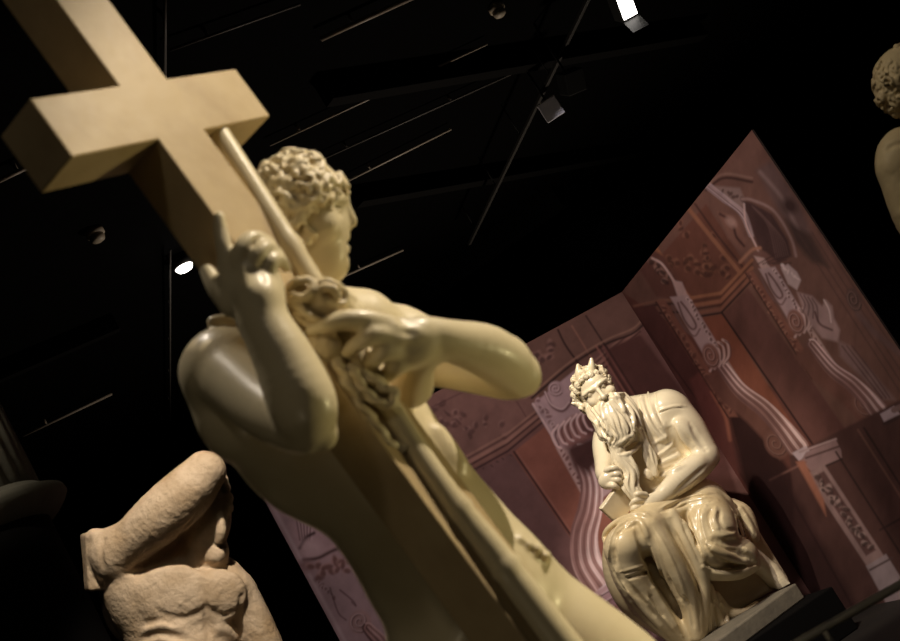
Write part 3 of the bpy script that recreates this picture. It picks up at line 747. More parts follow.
# ------------------------------------------------------------------ statue with the cross
def cross_statue():
    D = 2.5
    base = wpt(D, 720, 1040, 60)
    t = thing('marble_statue', base, 'ivory marble statue of a man hugging a large cross, nearest statue', 'statue')
    # ---- cross
    R = np.array([[0.451, 0.595, -0.665], [-0.258, 0.800, 0.541], [0.855, -0.072, 0.514]])   # arm, shaft, depth axes in (right, down, forward)
    U_, S_, V_ = np.linalg.svd(R); R = U_ @ V_
    o = np.array([-0.588, -0.458, 2.4]); w_, t_, h_, la, lb = 0.139, 0.107, 0.127, 0.296, 0.295
    def C(x, y, z): return Vector(RW @ (o + R @ np.array([x, y, z])) + EYE)
    s1 = 1.55
    while C(0, s1, 0).z > base[2] + 0.002 and s1 < 3: s1 += 0.01
    bm = bmesh.new()
    outline = [(-w_ / 2, -0.62), (w_ / 2, -0.62), (w_ / 2, 0), (lb, 0), (lb, h_), (w_ / 2, h_), (w_ / 2, s1), (-w_ / 2, s1), (-w_ / 2, h_), (-la, h_), (-la, 0), (-w_ / 2, 0)]
    f0 = [bm.verts.new(C(x, y, 0)) for x, y in outline]; f1 = [bm.verts.new(C(x, y, t_)) for x, y in outline]
    bm.faces.new(f0); bm.faces.new(f1[::-1])
    for i in range(12): bm.faces.new((f0[i], f0[(i + 1) % 12], f1[(i + 1) % 12], f1[i]))
    bmesh.ops.recalc_face_normals(bm, faces=bm.faces)
    bmesh.ops.bevel(bm, geom=list(bm.edges), offset=0.0035, segments=2, affect='EDGES', profile=0.5)
    bm_obj('cross', bm, M['beam'], t)
    # ---- body
    s = Sculpt((150, 860), (135, 1075), (-190, 190), 2.4, D)
    # trunk
    s.ell((318, 418, -72), (118, 96, 74), (0, 0, 54), 10)
    s.ell((372, 440, -78), (72, 56, 66), (0, 0, 56), 20)
    s.chain([(350, 440, -72, 82), (405, 508, -72, 78), (445, 565, -68, 84), (478, 612, -64, 88)], 14)
    s.chain([(212, 372, -30, 34), (255, 345, -60, 40), (300, 330, -70, 46), (360, 330, -100, 42)], 20)
    s.chain([(300, 245, -44, 34), (306, 300, -62, 36), (316, 345, -72, 44)], 14)              # neck
    s.cap((213, 322, -30), (236, 318, -34), 7, 7, 3)
    s.ell((242, 416, -28), (52, 46, 46), (0, 0, 50), 24)
    # right shoulder and arm
    s.ell((222, 368, -8), (41, 42, 42), (0, 0, 20), 10)
    s.chain([(232, 380, 20, 33), (268, 410, 78, 31), (300, 426, 124, 29)], 8)
    s.chain([(308, 424, 138, 27), (302, 402, 146, 35), (284, 360, 140, 31), (264, 322, 132, 26), (258, 300, 128, 26)], 8)
    s.ell((306, 441, 136), (14, 10, 14), (0, 0, 0), 6); s.ell((327, 436, 138), (11, 14, 12), (0, 0, 0), 8)
    # right hand on the beam
    s.ell((252, 288, 120), (32, 36, 13), (0, 0, -18), 10)
    s.chain([(262, 318, 126, 22), (254, 286, 122, 18)], 10)
    for ch in ([(238, 270, 122, 9.5), (241, 249, 126, 9), (251, 238, 118, 8), (266, 241, 106, 7), (274, 250, 92, 5.5)],
               [(252, 274, 124, 9.5), (258, 254, 128, 8.6), (268, 247, 118, 7.6), (279, 254, 102, 6)],
               [(265, 282, 122, 9.5), (271, 262, 124, 8.4), (280, 260, 112, 7), (286, 268, 98, 5.8)]):
        s.chain([(*q,) for q in ch], 1.5)
    s.chain([(230, 280, 116, 12), (225, 250, 114, 9.5), (221, 233, 110, 8), (219, 217, 107, 6.6)], 3)
    s.chain([(232, 304, 114, 14), (217, 288, 106, 10.5), (207, 271, 96, 8)], 4)
    s.groove([(245, 256), (247, 268), (250, 280)], 2.2, 3); s.groove([(259, 260), (262, 272), (264, 284)], 2.2, 3); s.ridge([(244, 262), (248, 280), (252, 296)], 4, 5)
    # left shoulder, arm, forearm
    s.ell((392, 345, -128), (46, 40, 42), (0, 0, 14), 12)
    s.chain([(398, 345, -130, 38), (450, 358, -100, 31), (505, 374, -50, 26)], 10)
    s.chain([(516, 374, -36, 25), (488, 352, 4, 27), (448, 340, 46, 21), (422, 334, 62, 19)], 8)
    s.ell((527, 380, -38), (13, 14, 14), (0, 0, 0), 6)
    s.ell((505, 360, -20), (24, 24, 20), (0, 0, 20), 8)
    # left hand
    s.ell((402, 342, 72), (34, 25, 15), (0, 0, 16), 10)
    s.chain([(388, 327, 80, 13), (366, 321, 90, 12), (344, 320, 97, 10.5), (326, 325, 100, 8.5), (309, 331, 99, 5.5)], 2)
    s.chain([(396, 338, 82, 12), (374, 335, 95, 10.5), (359, 343, 95, 9), (347, 352, 91, 6.8)], 1.8)
    s.chain([(400, 350, 76, 12), (385, 351, 88, 10.5), (374, 360, 82, 9), (366, 369, 72, 7.5)], 1.8)
    s.chain([(406, 360, 66, 12), (396, 366, 74, 10.5), (386, 376, 64, 8.5)], 2)
    s.ell((345, 317, 100), (7, 5, 5), (0, 0, 0), 3); s.ell((372, 331, 99), (6, 5, 5), (0, 0, 0), 3)
    s.ell((532, 371, -30), (6, 9, 8), (0, 0, -20), 4)
    s.chain([(425, 352, 50, 18), (415, 366, 30, 20), (410, 385, -6, 24)], 10)
    s.ridge([(390, 326), (406, 329), (424, 333)], 3.5, 5); s.ridge([(394, 340), (408, 340), (424, 338)], 3, 5)
    # abdomen
    s.stroke([(430, 425, 10), (446, 452, 14), (462, 474, 12)], 13, -7, 'u', 10)
    s.ell((455, 520, -40), (46, 30, 52), (0, 0, 56), 16)
    # hips, thighs, legs
    s.ell((486, 600, -74), (88, 76, 70), (0, 0, 52), 16)
    s.chain([(524, 624, -88, 67), (624, 694, -64, 61), (690, 760, -30, 46), (708, 790, -20, 42), (742, 880, 0, 40), (770, 960, 20, 27), (786, 1012, 36, 23)], 12)
    s.chain([(465, 650, -62, 78), (520, 745, -50, 62), (585, 850, -20, 45), (606, 890, -14, 42), (655, 960, 4, 38), (690, 1020, 40, 24), (698, 1030, 46, 23)], 12)
    s.chain([(786, 1012, 36, 22), (816, 1016, 60, 19), (846, 1012, 78, 14)], 8)
    s.chain([(698, 1036, 48, 22), (716, 1052, 82, 18), (732, 1060, 104, 13)], 8)
    # groin curls
    for x, y, r in ((520, 540, 8), (529, 545, 7), (538, 549, 6.5), (527, 552, 7), (514, 548, 8), (536, 556, 6), (546, 556, 6)): s.ell((x, y, -40), (r, r, r + 14), (0, 0, 0), 3)
    # head
    s.ell((300, 202, -46), (43, 43, 40), (0, 0, 20), 8)
    s.ell((316, 226, -46), (33, 46, 34), (0, 0, -10), 10)
    s.ell((328, 256, -46), (21, 25, 25), (0, 0, -8), 10)
    s.ell((338, 267, -46), (10, 12, 13), (0, 0, 0), 6)                                   # chin
    s.chain([(343, 200, -46, 6), (350, 213, -46, 4.5), (354, 222, -46, 4.6), (348, 225, -46, 5)], 4)   # nose
    s.chain([(336, 199, -28, 6), (343, 197, -40, 5), (344, 197, -50, 5)], 6)               # brow
    s.ell((339, 210, -26), (7, 6, 6), (0, 0, 0), 4, 's'); s.ell((336, 210, -28), (6, 4.5, 6), (0, 0, 0), 2)
    s.ell((346, 238, -46), (5, 4, 11), (0, 0, 10), 3); s.ell((345, 247, -46), (5, 4.4, 10), (0, 0, -10), 3)
    s.ell((346, 242.5, -46), (5, 1.4, 12), (0, 0, 0), 1.6, 's'); s.ell((342, 255, -46), (6, 3, 10), (0, 0, 0), 4, 's')
    s.ell((322, 226, -18), (16, 14, 10), (0, 0, 0), 10)                                   # cheek
    s.ell((292, 226, -8), (9, 13, 6), (0, 0, 15), 3); s.ell((293, 226, -2), (4, 8, 4), (0, 0, 15), 2, 's')
    o_ = link_mesh('body', s.mesh('body', base, 5, base[2]), M['ivory'], t)
    # ---- hair
    h = Sculpt((236, 366), (138, 262), (-108, 24), 1.3, D)
    h.ell((299, 199, -46), (47, 43, 43), (0, 0, 22), 4)
    h.ell((290, 216, -46), (36, 36, 43), (0, 0, 20), 6)
    h.box((353, 238, -46), (40, 42, 80), (0, 0, -14), 10, 6, 's')
    def acc(d):
        x, y = 297 + d[0] * 48, 193 + d[1] * 46
        return not (x > 316 and y > 200) and (x < 334 or y < 190)
    h.curls((297, 200, -46), 75, 150, 8.5, 3.0, acc, 4, 3.5)
    h.noise(2.0, 9, 4)
    link_mesh('hair', h.mesh('hair', base, 1), M['ivory_hair'], t)
    # ---- reed along the beam
    def reed(tt):
        Q = REED; u = min(max(tt, 0), 0.9999) * 40 if tt < 1 else 40
        i = min(int(u), 39); f = u - i
        return Q[i] * (1 - f) + Q[i + 1] * f if tt < 1 else Q[40] + (Q[40] - Q[39]) * (tt - 1) * 40
    REED = np.array([[214, 126, -16, 11.], [311, 279, 50, 11.], [424, 462, 86, 12.], [499, 560, 99, 14.5], [560, 640, 107, 16.]])
    REED = spline(REED, 41)
    bm = bmesh.new(); pts = []; rs = []
    for q in np.linspace(0.0, 2.0, 120):
        p = reed(q); r = min(p[3], 17.0); p = p[:3]
        for jn in (0.2, 0.60, 0.775, 1.2, 1.6):
            r += 2.4 * math.exp(-((q - jn) / 0.008) ** 2)
        wp = wpt(D, *p)
        if wp[2] < base[2] + 0.02: break
        pts.append(wp); rs.append(r * 0.002)
    bm_tube(bm, pts, rs, 20)
    bm_obj('reed', bm, M['ivory'], t, True)
    # ---- sponge roll and rope hanging from the hand
    k = Sculpt((276, 432), (266, 462), (0, 150), 1.3, D)
    k.chain([(303, 300, 78, 18), (322, 305, 74, 22), (346, 316, 62, 21)], 4)
    k.ell((322, 346, 84), (23, 19, 18), (0, 0, 20), 4)
    rr = lambda pts, r, n=30: k.chain([(*p, r) for p in pts], 1.2, 'u', n)
    rr([(287, 290, 84), (296, 282, 92), (310, 281, 92), (312, 290, 96), (303, 297, 98), (293, 295, 96)], 4.6)
    rr([(318, 282, 88), (332, 283, 88), (345, 293, 82), (344, 303, 84), (330, 304, 92), (320, 297, 94), (322, 288, 94), (333, 289, 96), (338, 296, 94)], 4.4, 50)
    rr([(286, 292, 84), (296, 305, 96), (312, 317, 100), (330, 322, 96), (352, 318, 78)], 5, 30)
    rr([(296, 314, 92), (312, 328, 96), (334, 334, 92)], 4.4)
    rr([(347, 297, 74), (356, 305, 66), (362, 314, 58)], 6)
    k.noise(1.2, 8, 8)
    def rope(pts, r, n=60):
        Q = spline(pts, n)
        k.chain([(*q, r * 0.72) for q in Q], 1, 'u', n)
        d = np.gradient(Q, axis=0); d /= np.linalg.norm(d, axis=1)[:, None]
        u = np.cross(d, [0, 0, 1.0]); u /= np.linalg.norm(u, axis=1)[:, None] + 1e-9; vv = np.cross(d, u)
        L = np.concatenate([[0], np.cumsum(np.linalg.norm(np.diff(Q, axis=0), axis=1))])
        for ph in (0, math.pi):
            a = L / r * 1.0 + ph
            H = Q + (u * np.cos(a)[:, None] + vv * np.sin(a)[:, None]) * r * 0.5
            k.chain([(*q, r * 0.6) for q in H], 0.8, 'u', n * 2)
    rope([(336, 362, 90), (346, 380, 98), (358, 402, 98), (372, 424, 98), (386, 440, 96)], 7)
    rope([(350, 368, 88), (366, 376, 92), (384, 388, 90), (394, 392, 88), (392, 402, 92), (382, 404, 96), (370, 396, 98), (360, 384, 98), (354, 372, 98)], 5.6, 90)
    rope([(392, 404, 84), (398, 420, 82), (410, 432, 80), (408, 446, 86), (394, 448, 94), (382, 436, 98), (370, 418, 98)], 7, 80)
    link_mesh('rope', k.mesh('rope', base, 1), M['ivory_hair'], t)
    return t, base
_cs, _cb = cross_statue()
# ------------------------------------------------------------------ seated bearded statue on its slab and pedestal
def edge_box(name, mt, z0, z1, corner, along, width, depth, parent=None, bevel=0.01, origin=None):
    """box whose front right top corner is `corner` (plan), front edge runs towards `along` (plan direction)"""
    c = np.array(corner[:2]); u = np.array(along); u = u / np.linalg.norm(u); n = np.array([-u[1], u[0]])
    if n @ (c - EYE[:2]) < 0: n = -n
    bm = bmesh.new()
    Mx = Matrix(((u[0], n[0], 0, c[0]), (u[1], n[1], 0, c[1]), (0, 0, 1, 0), (0, 0, 0, 1)))
    bm_box(bm, (0, 0, z0), (width, depth, z1), Mx, bevel)
    ctr = c + u * width / 2 + n * depth / 2
    return bm_obj(name, bm, mt, parent, False, (ctr[0], ctr[1], z0) if origin is None else origin), ctr
def seated_statue():
    D = 9.5
    pc = at(832, 586, 9.0); zp = pc[2]
    pe = on_height(751, 641, zp)
    o_, ctr = edge_box('display_pedestal', M['plinth'], 0.0, zp, pc, (pe - pc)[:2], 1.95, 1.2)
    tag(o_, 'low black pedestal under the seated bearded statue, below its grey slab', 'pedestal')
    sb0 = on_height(806, 598, zp); sb1 = on_height(749, 641, zp)
    base = np.array([ctr[0], ctr[1], zp])
    t = thing('seated_statue', base, 'glossy cream statue of a seated bearded man in heavy robes holding a tablet', 'statue')
    zs = zp + 0.125
    edge_box('base_slab', M['stone'], zp, zs, sb0 + np.array([0, 0.03, 0]), (sb1 - sb0)[:2], 1.7, 1.1, t, 0.012)
    ZS = zs
    # ------------- body
    s = Sculpt((566, 726), (352, 530), (-62, 66), 0.75, D)
    s.ell((592, 387, 6), (17.5, 21, 19), (0, 0, -37), 5)
    s.ell((601, 397, 12), (13.5, 18, 15), (0, 0, -37), 5)
    s.ell((595.5, 382, 19), (9, 7, 7), (0, 0, -37), 4)
    s.chain([(584, 395, 22, 2.2), (590, 391, 26, 2.4), (596, 387, 26, 2.0), (601, 382.5, 26, 2.4), (606, 379, 21, 2)], 2)
    for x, y, r in ((590.3, 395, 3.7), (603, 386, 3.4)):
        s.ell((x, y, 29), (r, r * 0.8, 4), (0, 0, -37), 2, 's')
        s.ell((x, y, 23.6), (2.5, 2.2, 2.6), (0, 0, -37), 0.8)
        s.stroke([(x - 2.6, y + 1), (x, y - 1.2), (x + 2.2, y - 2)], 0.8, 0, 'u', 0.6)
    s.chain([(596.5, 387.5, 25, 1.8), (600.2, 392.3, 29.5, 2.2), (603.8, 397, 32.5, 3.0)], 2)
    s.ell((601, 398.6, 29), (2.3, 2, 2.6), (0, 0, 0), 1.5); s.ell((606.3, 394.8, 29), (2.2, 2, 2.6), (0, 0, 0), 1.5)
    s.ell((594, 402, 20), (5.5, 5, 6), (0, 0, 0), 4); s.ell((610.5, 390, 19), (5.5, 5, 6), (0, 0, 0), 4)
    s.chain([(608, 404, -2, 12), (622, 420, -16, 16), (632, 432, -22, 24)], 5)                # neck
    # chest and belly under the tunic
    s.ell((650, 437, -22), (41, 40, 32), (0, 0, -32), 8)
    s.ell((662, 470, -16), (34, 32, 30), (0, 0, -32), 12)
    s.ell((668, 498, -16), (36, 26, 30), (0, 0, -32), 12)
    s.chain([(626, 412, -24, 15), (642, 409, -26, 14.5), (662, 409, -22, 17)], 6)
    s.ell((642, 428, 4), (17, 15, 9), (0, 0, -32), 8); s.ell((664, 430, 0), (15, 14, 10), (0, 0, -32), 8)
    # left arm
    s.ell((668, 410, -14), (22, 21, 22), (0, 0, 20), 5)
    s.chain([(675, 413, -12, 18.5), (688, 429, -8, 18), (697, 441, -4, 15.5), (706, 453, 0, 13)], 4)
    s.chain([(708, 458, 2, 11.5), (698, 466, 8, 14), (684, 477, 18, 14), (670, 489, 27, 11), (661, 497, 31, 9)], 4)
    s.ell((713, 458, -2), (6, 7, 6), (0, 0, 0), 3); s.ell((686, 433, 6), (10, 14, 8), (0, 0, -35), 6); s.ell((697, 464, 16), (9, 6, 6), (0, 0, -35), 5)
    s.ell((651, 503, 36), (13, 9.5, 7), (0, 0, -25), 4)
    for a, b, c in (((645, 495), (638, 494), (632, 497)), ((642, 500), (635, 501), (631, 505)), ((641, 506), (635, 508), (632, 510)), ((645, 511), (638, 512), (634, 513))):
        s.chain([(*a, 40, 3.6), (*b, 44, 3.2), (*c, 40, 2.4)], 1.2)
    # right arm
    s.chain([(616, 424, -26, 18), (608, 440, -14, 15.5), (605.5, 454, -2, 12.5), (606, 463, 8, 10.5)], 4)
    s.chain([(606, 463, 8, 10.5), (605, 472, 20, 10), (609, 479, 30, 9)], 4)
    s.ell((609, 480, 33), (11, 9.5, 7), (0, 0, -20), 3)
    for a, b, c in (((607, 470), (614, 468), (620, 471)), ((610, 475), (617, 474), (622, 477)), ((611, 480), (618, 480), (621, 483)), ((608, 485), (614, 486), (618, 488))):
        s.chain([(*a, 36, 3.6), (*b, 41, 3.2), (*c, 38, 2.5)], 1.0)
    # tunic: hem across the arm, straps and belly folds
    s.groove([(656, 414), (664, 411), (674, 407.5), (687, 409)], 1.0, 0.8); s.ridge([(656, 412), (664, 409), (674, 406.5), (686, 406)], 1.6, 1.2)
    s.groove([(676, 420), (684, 434), (694, 447)], 2.2, 4); s.groove([(690, 424), (698, 438), (706, 450)], 1.8, 4); s.groove([(706, 466), (692, 478), (676, 492)], 1.8, 3); s.ell((682, 428, 8), (7, 11, 6), (0, 0, -35), 4)
    s.groove([(655, 392), (655, 405), (659, 418), (664, 430)], 1.8, 1.6)
    for pts, r in (([(641, 396), (644, 408), (651, 424), (662, 438), (668, 441)], 3.2), ([(648, 392), (650, 406), (657, 422), (666, 434)], 2.8), ([(632, 400), (640, 416), (648, 432), (652, 446)], 2.6),
                   ([(655, 458), (666, 449), (676, 438)], 2.6), ([(652, 468), (666, 461), (680, 456)], 2.6), ([(654, 479), (668, 474), (684, 466)], 2.8), ([(650, 446), (660, 440), (668, 436)], 2.0)):
        s.ridge(pts, r)
    for pts, r in (([(637, 398), (642, 414), (650, 430), (658, 444)], 1.9), ([(645, 393), (648, 408), (655, 424), (665, 437)], 1.6), ([(628, 398), (636, 412), (642, 424)], 2.2),
                   ([(657, 453), (668, 445), (675, 440)], 2.0), ([(654, 463), (668, 456), (680, 450)], 1.8), ([(654, 475), (668, 469), (684, 462)], 1.8), ([(668, 424), (674, 436), (683, 449), (690, 455)], 3.6)):
        s.groove(pts, r)
    s.ell((649, 474, 17), (5, 7, 4), (0, 0, -25), 1.5)
    link_mesh('body', s.mesh('body', base, 1), M['cream'], t)
    # ------------- hair with two upright tufts
    h = Sculpt((566, 626), (354, 420), (-26, 40), 0.6, D)
    h.ell((591, 385, 0), (17.0, 19, 19), (0, 0, -37), 3)
    h.ell((601, 394, 28), (14.5, 17.5, 17), (0, 0, -37), 2, 's')
    pass
    for x, y, z, r in ((578, 392, 8, 4.6), (578, 399, 6, 4.6), (582, 406, 8, 4.2), (586, 411, 6, 3.8), (603, 374, 8, 4.6), (607, 379, 6, 4), (609, 385, 2, 3.6), (586, 381, 17, 3.6), (592, 377, 18, 3.4), (598, 374, 14, 4)): h.ell((x, y, z), (r, r, r), (0, 0, 0), 2)
    def acc(d):
        u = d[0] * 0.6 + d[1] * 0.8
        return not (d[2] > 0.2 and u > -0.42 and abs(d[0] * 0.8 - d[1] * 0.6) < 0.66)
    h.curls((591, 386, 0), 34, 200, 3.0, 1.3, acc, 9, 0.9)
    for i, (x, y, rr) in enumerate(((577, 391, 4.2), (578, 385, 4.2), (581.5, 380, 4), (586, 377, 3.8), (591, 375, 3.6), (596, 373, 3.6), (600.5, 371.5, 3.6), (604.5, 373, 3.6), (607.5, 377.5, 3.2), (609, 382, 2.8),
                                     (576, 397.5, 4.2), (579, 404, 4), (583, 409, 3.6), (583, 373, 4), (594, 367.5, 4), (574, 380, 4), (573, 388, 4), (588, 370, 4), (600, 368, 3.6), (574, 395, 4))):
        u, v = (x - 592) * 0.6 + (y - 387) * 0.8, (x - 592) * 0.8 - (y - 387) * 0.6
        z = 6 + 19 * math.sqrt(max(0.0, 1 - (u / 21) ** 2 - (v / 17.5) ** 2)) + 0.4
        h.ell((x, y, z), (rr, rr, rr * 0.8), (0, 0, 0), 1.0)
        h.chain([(x + rr * 0.75 * math.cos(q + i) * (1 - 0.13 * q), y + rr * 0.75 * math.sin(q + i) * (1 - 0.13 * q), z + rr * 0.6 + 0.1 * q, 1.2) for q in np.linspace(0, 6.5, 10)], 0.5, 'u', 16)
    h.chain([(582, 384, 12, 4.5), (579, 375, 15, 4.2), (578, 365.5, 15, 2.0)], 1.5); h.chain([(591, 376, 16, 4.6), (591.5, 368, 17, 4.2), (591.5, 359.5, 17, 2.0)], 1.5)
    link_mesh('hair', h.mesh('hair', base, 1), M['cream'], t)
    # ------------- beard
    b = Sculpt((580, 664), (392, 516), (-6, 62), 0.6, D)
    b.chain([(597, 408, 16, 7), (605, 410, 22, 9.5), (613, 401, 21, 9), (618, 391, 14, 5)], 4)
    b.chain([(608, 406, 22, 10), (614, 420, 24, 16), (619, 432, 25, 16), (618, 443, 28, 9)], 5)
    b.ell((629, 424, 18), (11, 19, 12), (0, 0, -22), 5)
    b.chain([(616, 448, 28, 7), (622, 460, 30, 9), (631, 472, 32, 8.5), (630, 486, 36, 8), (637, 498, 40, 6)], 3)
    b.chain([(588, 402, 10, 5), (594, 412, 16, 7), (600, 424, 18, 7), (604, 436, 22, 6)], 3)
    b.chain([(636, 424, 14, 5), (643, 440, 16, 5), (649, 456, 18, 5), (655, 474, 18, 4)], 2)
    b.chain([(611, 386, 6, 4), (622, 397, 10, 6), (632, 411, 13, 7), (638, 427, 14, 6)], 3)
    for i in range(6):
        u = -1 + 0.4 * i
        (b.ridge if i % 2 == 0 else b.groove)([(612 + 3 * u, 387 - 2 * u), (622 + 5 * u, 398 - 3 * u), (632 + 6 * u, 412 - 3 * u), (638 + 5 * u, 428), (636 + 3 * u, 440)], 1.9, 1.0)
    def strand(p, r, wav, seed):
        gg = np.random.default_rng(seed); Q = spline(p, 14); dd = np.gradient(Q, axis=0); nn = np.stack([-dd[:, 1], dd[:, 0]], 1); nn /= np.linalg.norm(nn, axis=1)[:, None] + 1e-9
        ph = gg.uniform(0, 6.3); Q = Q + nn * (wav * np.sin(np.linspace(0, gg.uniform(5, 9), 14) + ph))[:, None]
        return [tuple(q) for q in Q]
    n_ = 15
    for i in range(n_):
        u = -1 + 2 * i / (n_ - 1)
        a = np.array((607, 405)) + np.array((0.8, -0.6)) * 11 * u; c = np.array((616, 421)) + np.array((0.85, -0.5)) * 19 * u
        d_ = np.array((621, 436)) + np.array((0.95, -0.2)) * 14 * u; e = np.array((614, 447)) + np.array((0.9, 0.3)) * 5 * u
        (b.ridge if i % 2 == 0 else b.groove)(strand([a, c, d_, e], 2, 1.5, 100 + i), 2.3 if i % 2 == 0 else 1.9, 1.2)
    for i in range(9):
        u = -1 + 2 * i / 8
        P = [(614 + 5 * u, 448), (621 + 8 * u, 460 - 3 * u), (630 + 8 * u, 473 - 3 * u), (630 + 8 * u, 487), (637 + 6 * u, 500 - 3 * u)]
        (b.ridge if i % 2 == 0 else b.groove)(strand(P, 2, 1.6, 140 + i), 2.2 if i % 2 == 0 else 1.8, 1.2)
    for i in range(5):
        u = -1 + 0.5 * i
        (b.ridge if i % 2 == 0 else b.groove)(strand([(589 + 3 * u, 402), (595 + 5 * u, 414 - u), (601 + 5 * u, 426), (606 + 3 * u, 440)], 2, 1.2, 170 + i), 1.9, 1.0)
        (b.ridge if i % 2 == 0 else b.groove)(strand([(637 + 3 * u, 424), (643 + 4 * u, 440), (650 + 4 * u, 457), (656 + 2 * u, 475)], 2, 1.6, 190 + i), 1.7, 1.0)
    b.groove([(602.5, 408), (604, 403), (609, 399), (615, 398)], 1.4, 1)            # mouth
    for p in ([(604, 401), (602, 406), (603, 414), (606, 424)], [(610, 397), (617, 399), (622, 406), (625, 416)]): b.ridge(p, 2.6, 1.4)
    b.groove([(634, 432), (636, 442), (628, 450), (618, 453)], 2.0, 1.2)
    b.ridge([(638, 428), (640, 442), (632, 452), (620, 456)], 2.4, 1.4)
    link_mesh('beard', b.mesh('beard', base, 1), M['cream'], t)
    # ------------- tablet
    k = Sculpt((592, 650), (476, 532), (0, 60), 0.75, D)
    k.box((619, 503, 32), (13.5, 18, 3.6), (16, 24, 43), 0.8, 0)
    link_mesh('tablet', k.mesh('tablet', base, 0), M['cream'], t)
    # ------------- robe
    r = Sculpt((594, 800), (478, 660), (-66, 92), 0.85, D)
    r.ell((690, 515, -14), (42, 30, 38), (0, 0, -32), 10)
    r.chain([(672, 512, 4, 27), (650, 528, 36, 25), (628, 545, 54, 22)], 8)
    r.chain([(624, 550, 56, 20), (633, 580, 50, 18), (655, 612, 40, 15), (686, 642, 28, 11)], 6)
    r.chain([(617, 545, 30, 14), (619, 568, 22, 16), (634, 592, 10, 18), (660, 614, 4, 18), (690, 640, 0, 16)], 8)
    r.chain([(650, 527, 56, 13), (667, 555, 54, 14), (682, 584, 48, 13), (690, 610, 40, 9), (694, 640, 32, 8)], 5)
    r.chain([(668, 520, 42, 11), (684, 550, 42, 10), (698, 578, 38, 8), (704, 605, 32, 7), (707, 640, 26, 7)], 4)
    r.chain([(700, 505, -4, 26), (712, 525, 26, 25), (716, 546, 40, 23)], 8)
    r.ell((735, 553, 22), (25, 18, 22), (0, 0, 18), 8)
    r.chain([(704, 572, 40, 7), (716, 575, 42, 6), (738, 574, 38, 6), (755, 566, 28, 6)], 4)
    r.ell((736, 595, 6), (30, 24, 18), (0, 0, -30), 4, 's')
    r.chain([(722, 506, 4, 12), (728, 518, 6, 11), (730, 524, 8, 9)], 4)
    r.chain([(732, 506, -10, 8), (744, 514, -8, 9), (752, 530, -4, 7), (755, 538, -2, 5)], 3); r.chain([(740, 510, 0, 4), (748, 522, 2, 4), (754, 536, 3, 4)], 2)
    r.chain([(708, 588, 18, 6), (716, 612, 22, 7), (728, 630, 26, 7)], 4); r.chain([(706, 610, 24, 8), (712, 640, 24, 9)], 4)
    r.chain([(716, 596, 12, 5), (726, 610, 16, 6), (742, 614, 20, 6), (756, 606, 20, 5)], 3)
    r.ell((715, 625, 0), (24, 18, 20), (0, 0, -30), 8)
    r.ell((658, 585, 2), (40, 46, 26), (0, 0, -35), 10)
    r.ell((640, 590, 18), (26, 40, 24), (0, 0, -35), 10)
    for A, B, n, w_, sd in (([(636, 516), (619, 526), (610, 545), (611, 570), (626, 600)], [(631, 523), (618, 534), (614, 552), (619, 574), (638, 604)], 5, 2.6, 1),
                            ([(656, 508), (685, 497), (716, 490)], [(668, 520), (692, 508), (718, 502)], 5, 2.6, 4),
                            ([(622, 584), (640, 608), (668, 636)], [(650, 580), (664, 604), (684, 636)], 5, 2.6, 6),
                            ([(727, 505), (736, 522), (742, 538)], [(746, 512), (753, 526), (757, 540)], 5, 2.0, 7),
                            ([(706, 592), (709, 612), (708, 640)], [(722, 600), (730, 616), (736, 632)], 5, 2.4, 8)):
        r.flow(A, B, n, w_, sd, 1.2)
    G = lambda p, w_, k=0.7: r.groove(p, w_, w_ * k)
    R_ = lambda p, w_, k=0.8: r.ridge(p, w_, w_ * k)
    # rolls of cloth hanging from the lap between the knees
    r.chain([(646, 520, 56, 8), (662, 545, 62, 10), (678, 573, 58, 10.5), (692, 601, 48, 9), (698, 636, 40, 8)], 2.5)
    r.chain([(672, 514, 46, 6), (688, 544, 52, 6.5), (700, 568, 50, 6.5), (705, 590, 44, 6), (702, 636, 36, 6)], 2)
    G([(666, 519), (680, 545), (692, 572), (699, 602), (701, 632)], 2.6); G([(634, 520), (641, 540), (648, 562), (662, 586), (676, 610)], 4.2); G([(650, 525), (657, 545), (664, 566), (672, 588)], 2.0)
    G([(682, 522), (694, 546), (704, 568)], 2.4); R_([(654, 528), (668, 553), (680, 580), (690, 606)], 2.0); R_([(640, 518), (650, 540), (658, 562), (664, 582)], 2.4)
    G([(684, 596), (690, 612), (694, 632)], 2.2); G([(668, 576), (674, 590), (682, 604)], 2.6)
    # right thigh: folds falling from the hip
    R_([(680, 515), (689, 534), (698, 553), (706, 570)], 2.8); R_([(690, 509), (695, 527), (702, 546), (709, 562)], 2.8); R_([(706, 506), (702, 520), (703, 534), (708, 546)], 3.6); R_([(716, 507), (714, 520), (719, 532)], 2.6)
    G([(686, 514), (693, 533), (701, 553)], 2.2); G([(699, 507), (698, 522), (702, 538), (707, 550)], 2.4); G([(712, 506), (709, 519), (712, 532)], 2.2); G([(721, 508), (720, 520), (727, 529), (738, 530)], 2.4)
    # swags and hem under the thigh
    G([(712, 539), (726, 542), (744, 542)], 5.4); G([(716, 546), (728, 550), (740, 551)], 4.0)
    r.stroke([(706, 543), (720, 552), (737, 560), (753, 562)], 4.2, 1.0, 'u', 3); r.stroke([(703, 567), (716, 572), (736, 573), (756, 566)], 3.4, 0.6, 'u', 3)
    r.stroke([(741, 548), (750, 553), (757, 562)], 3.4, 0.5, 'u', 3); G([(714, 559), (730, 566), (748, 567)], 2.8)
    # left knee: trouser band and the edge of the drape
    G([(613, 540), (616, 562), (627, 584), (646, 604)], 3.2); G([(616, 536), (625, 529), (635, 525)], 2.4); G([(622, 574), (634, 571), (646, 567)], 1.0); G([(625, 579), (636, 576), (649, 571)], 2.2)
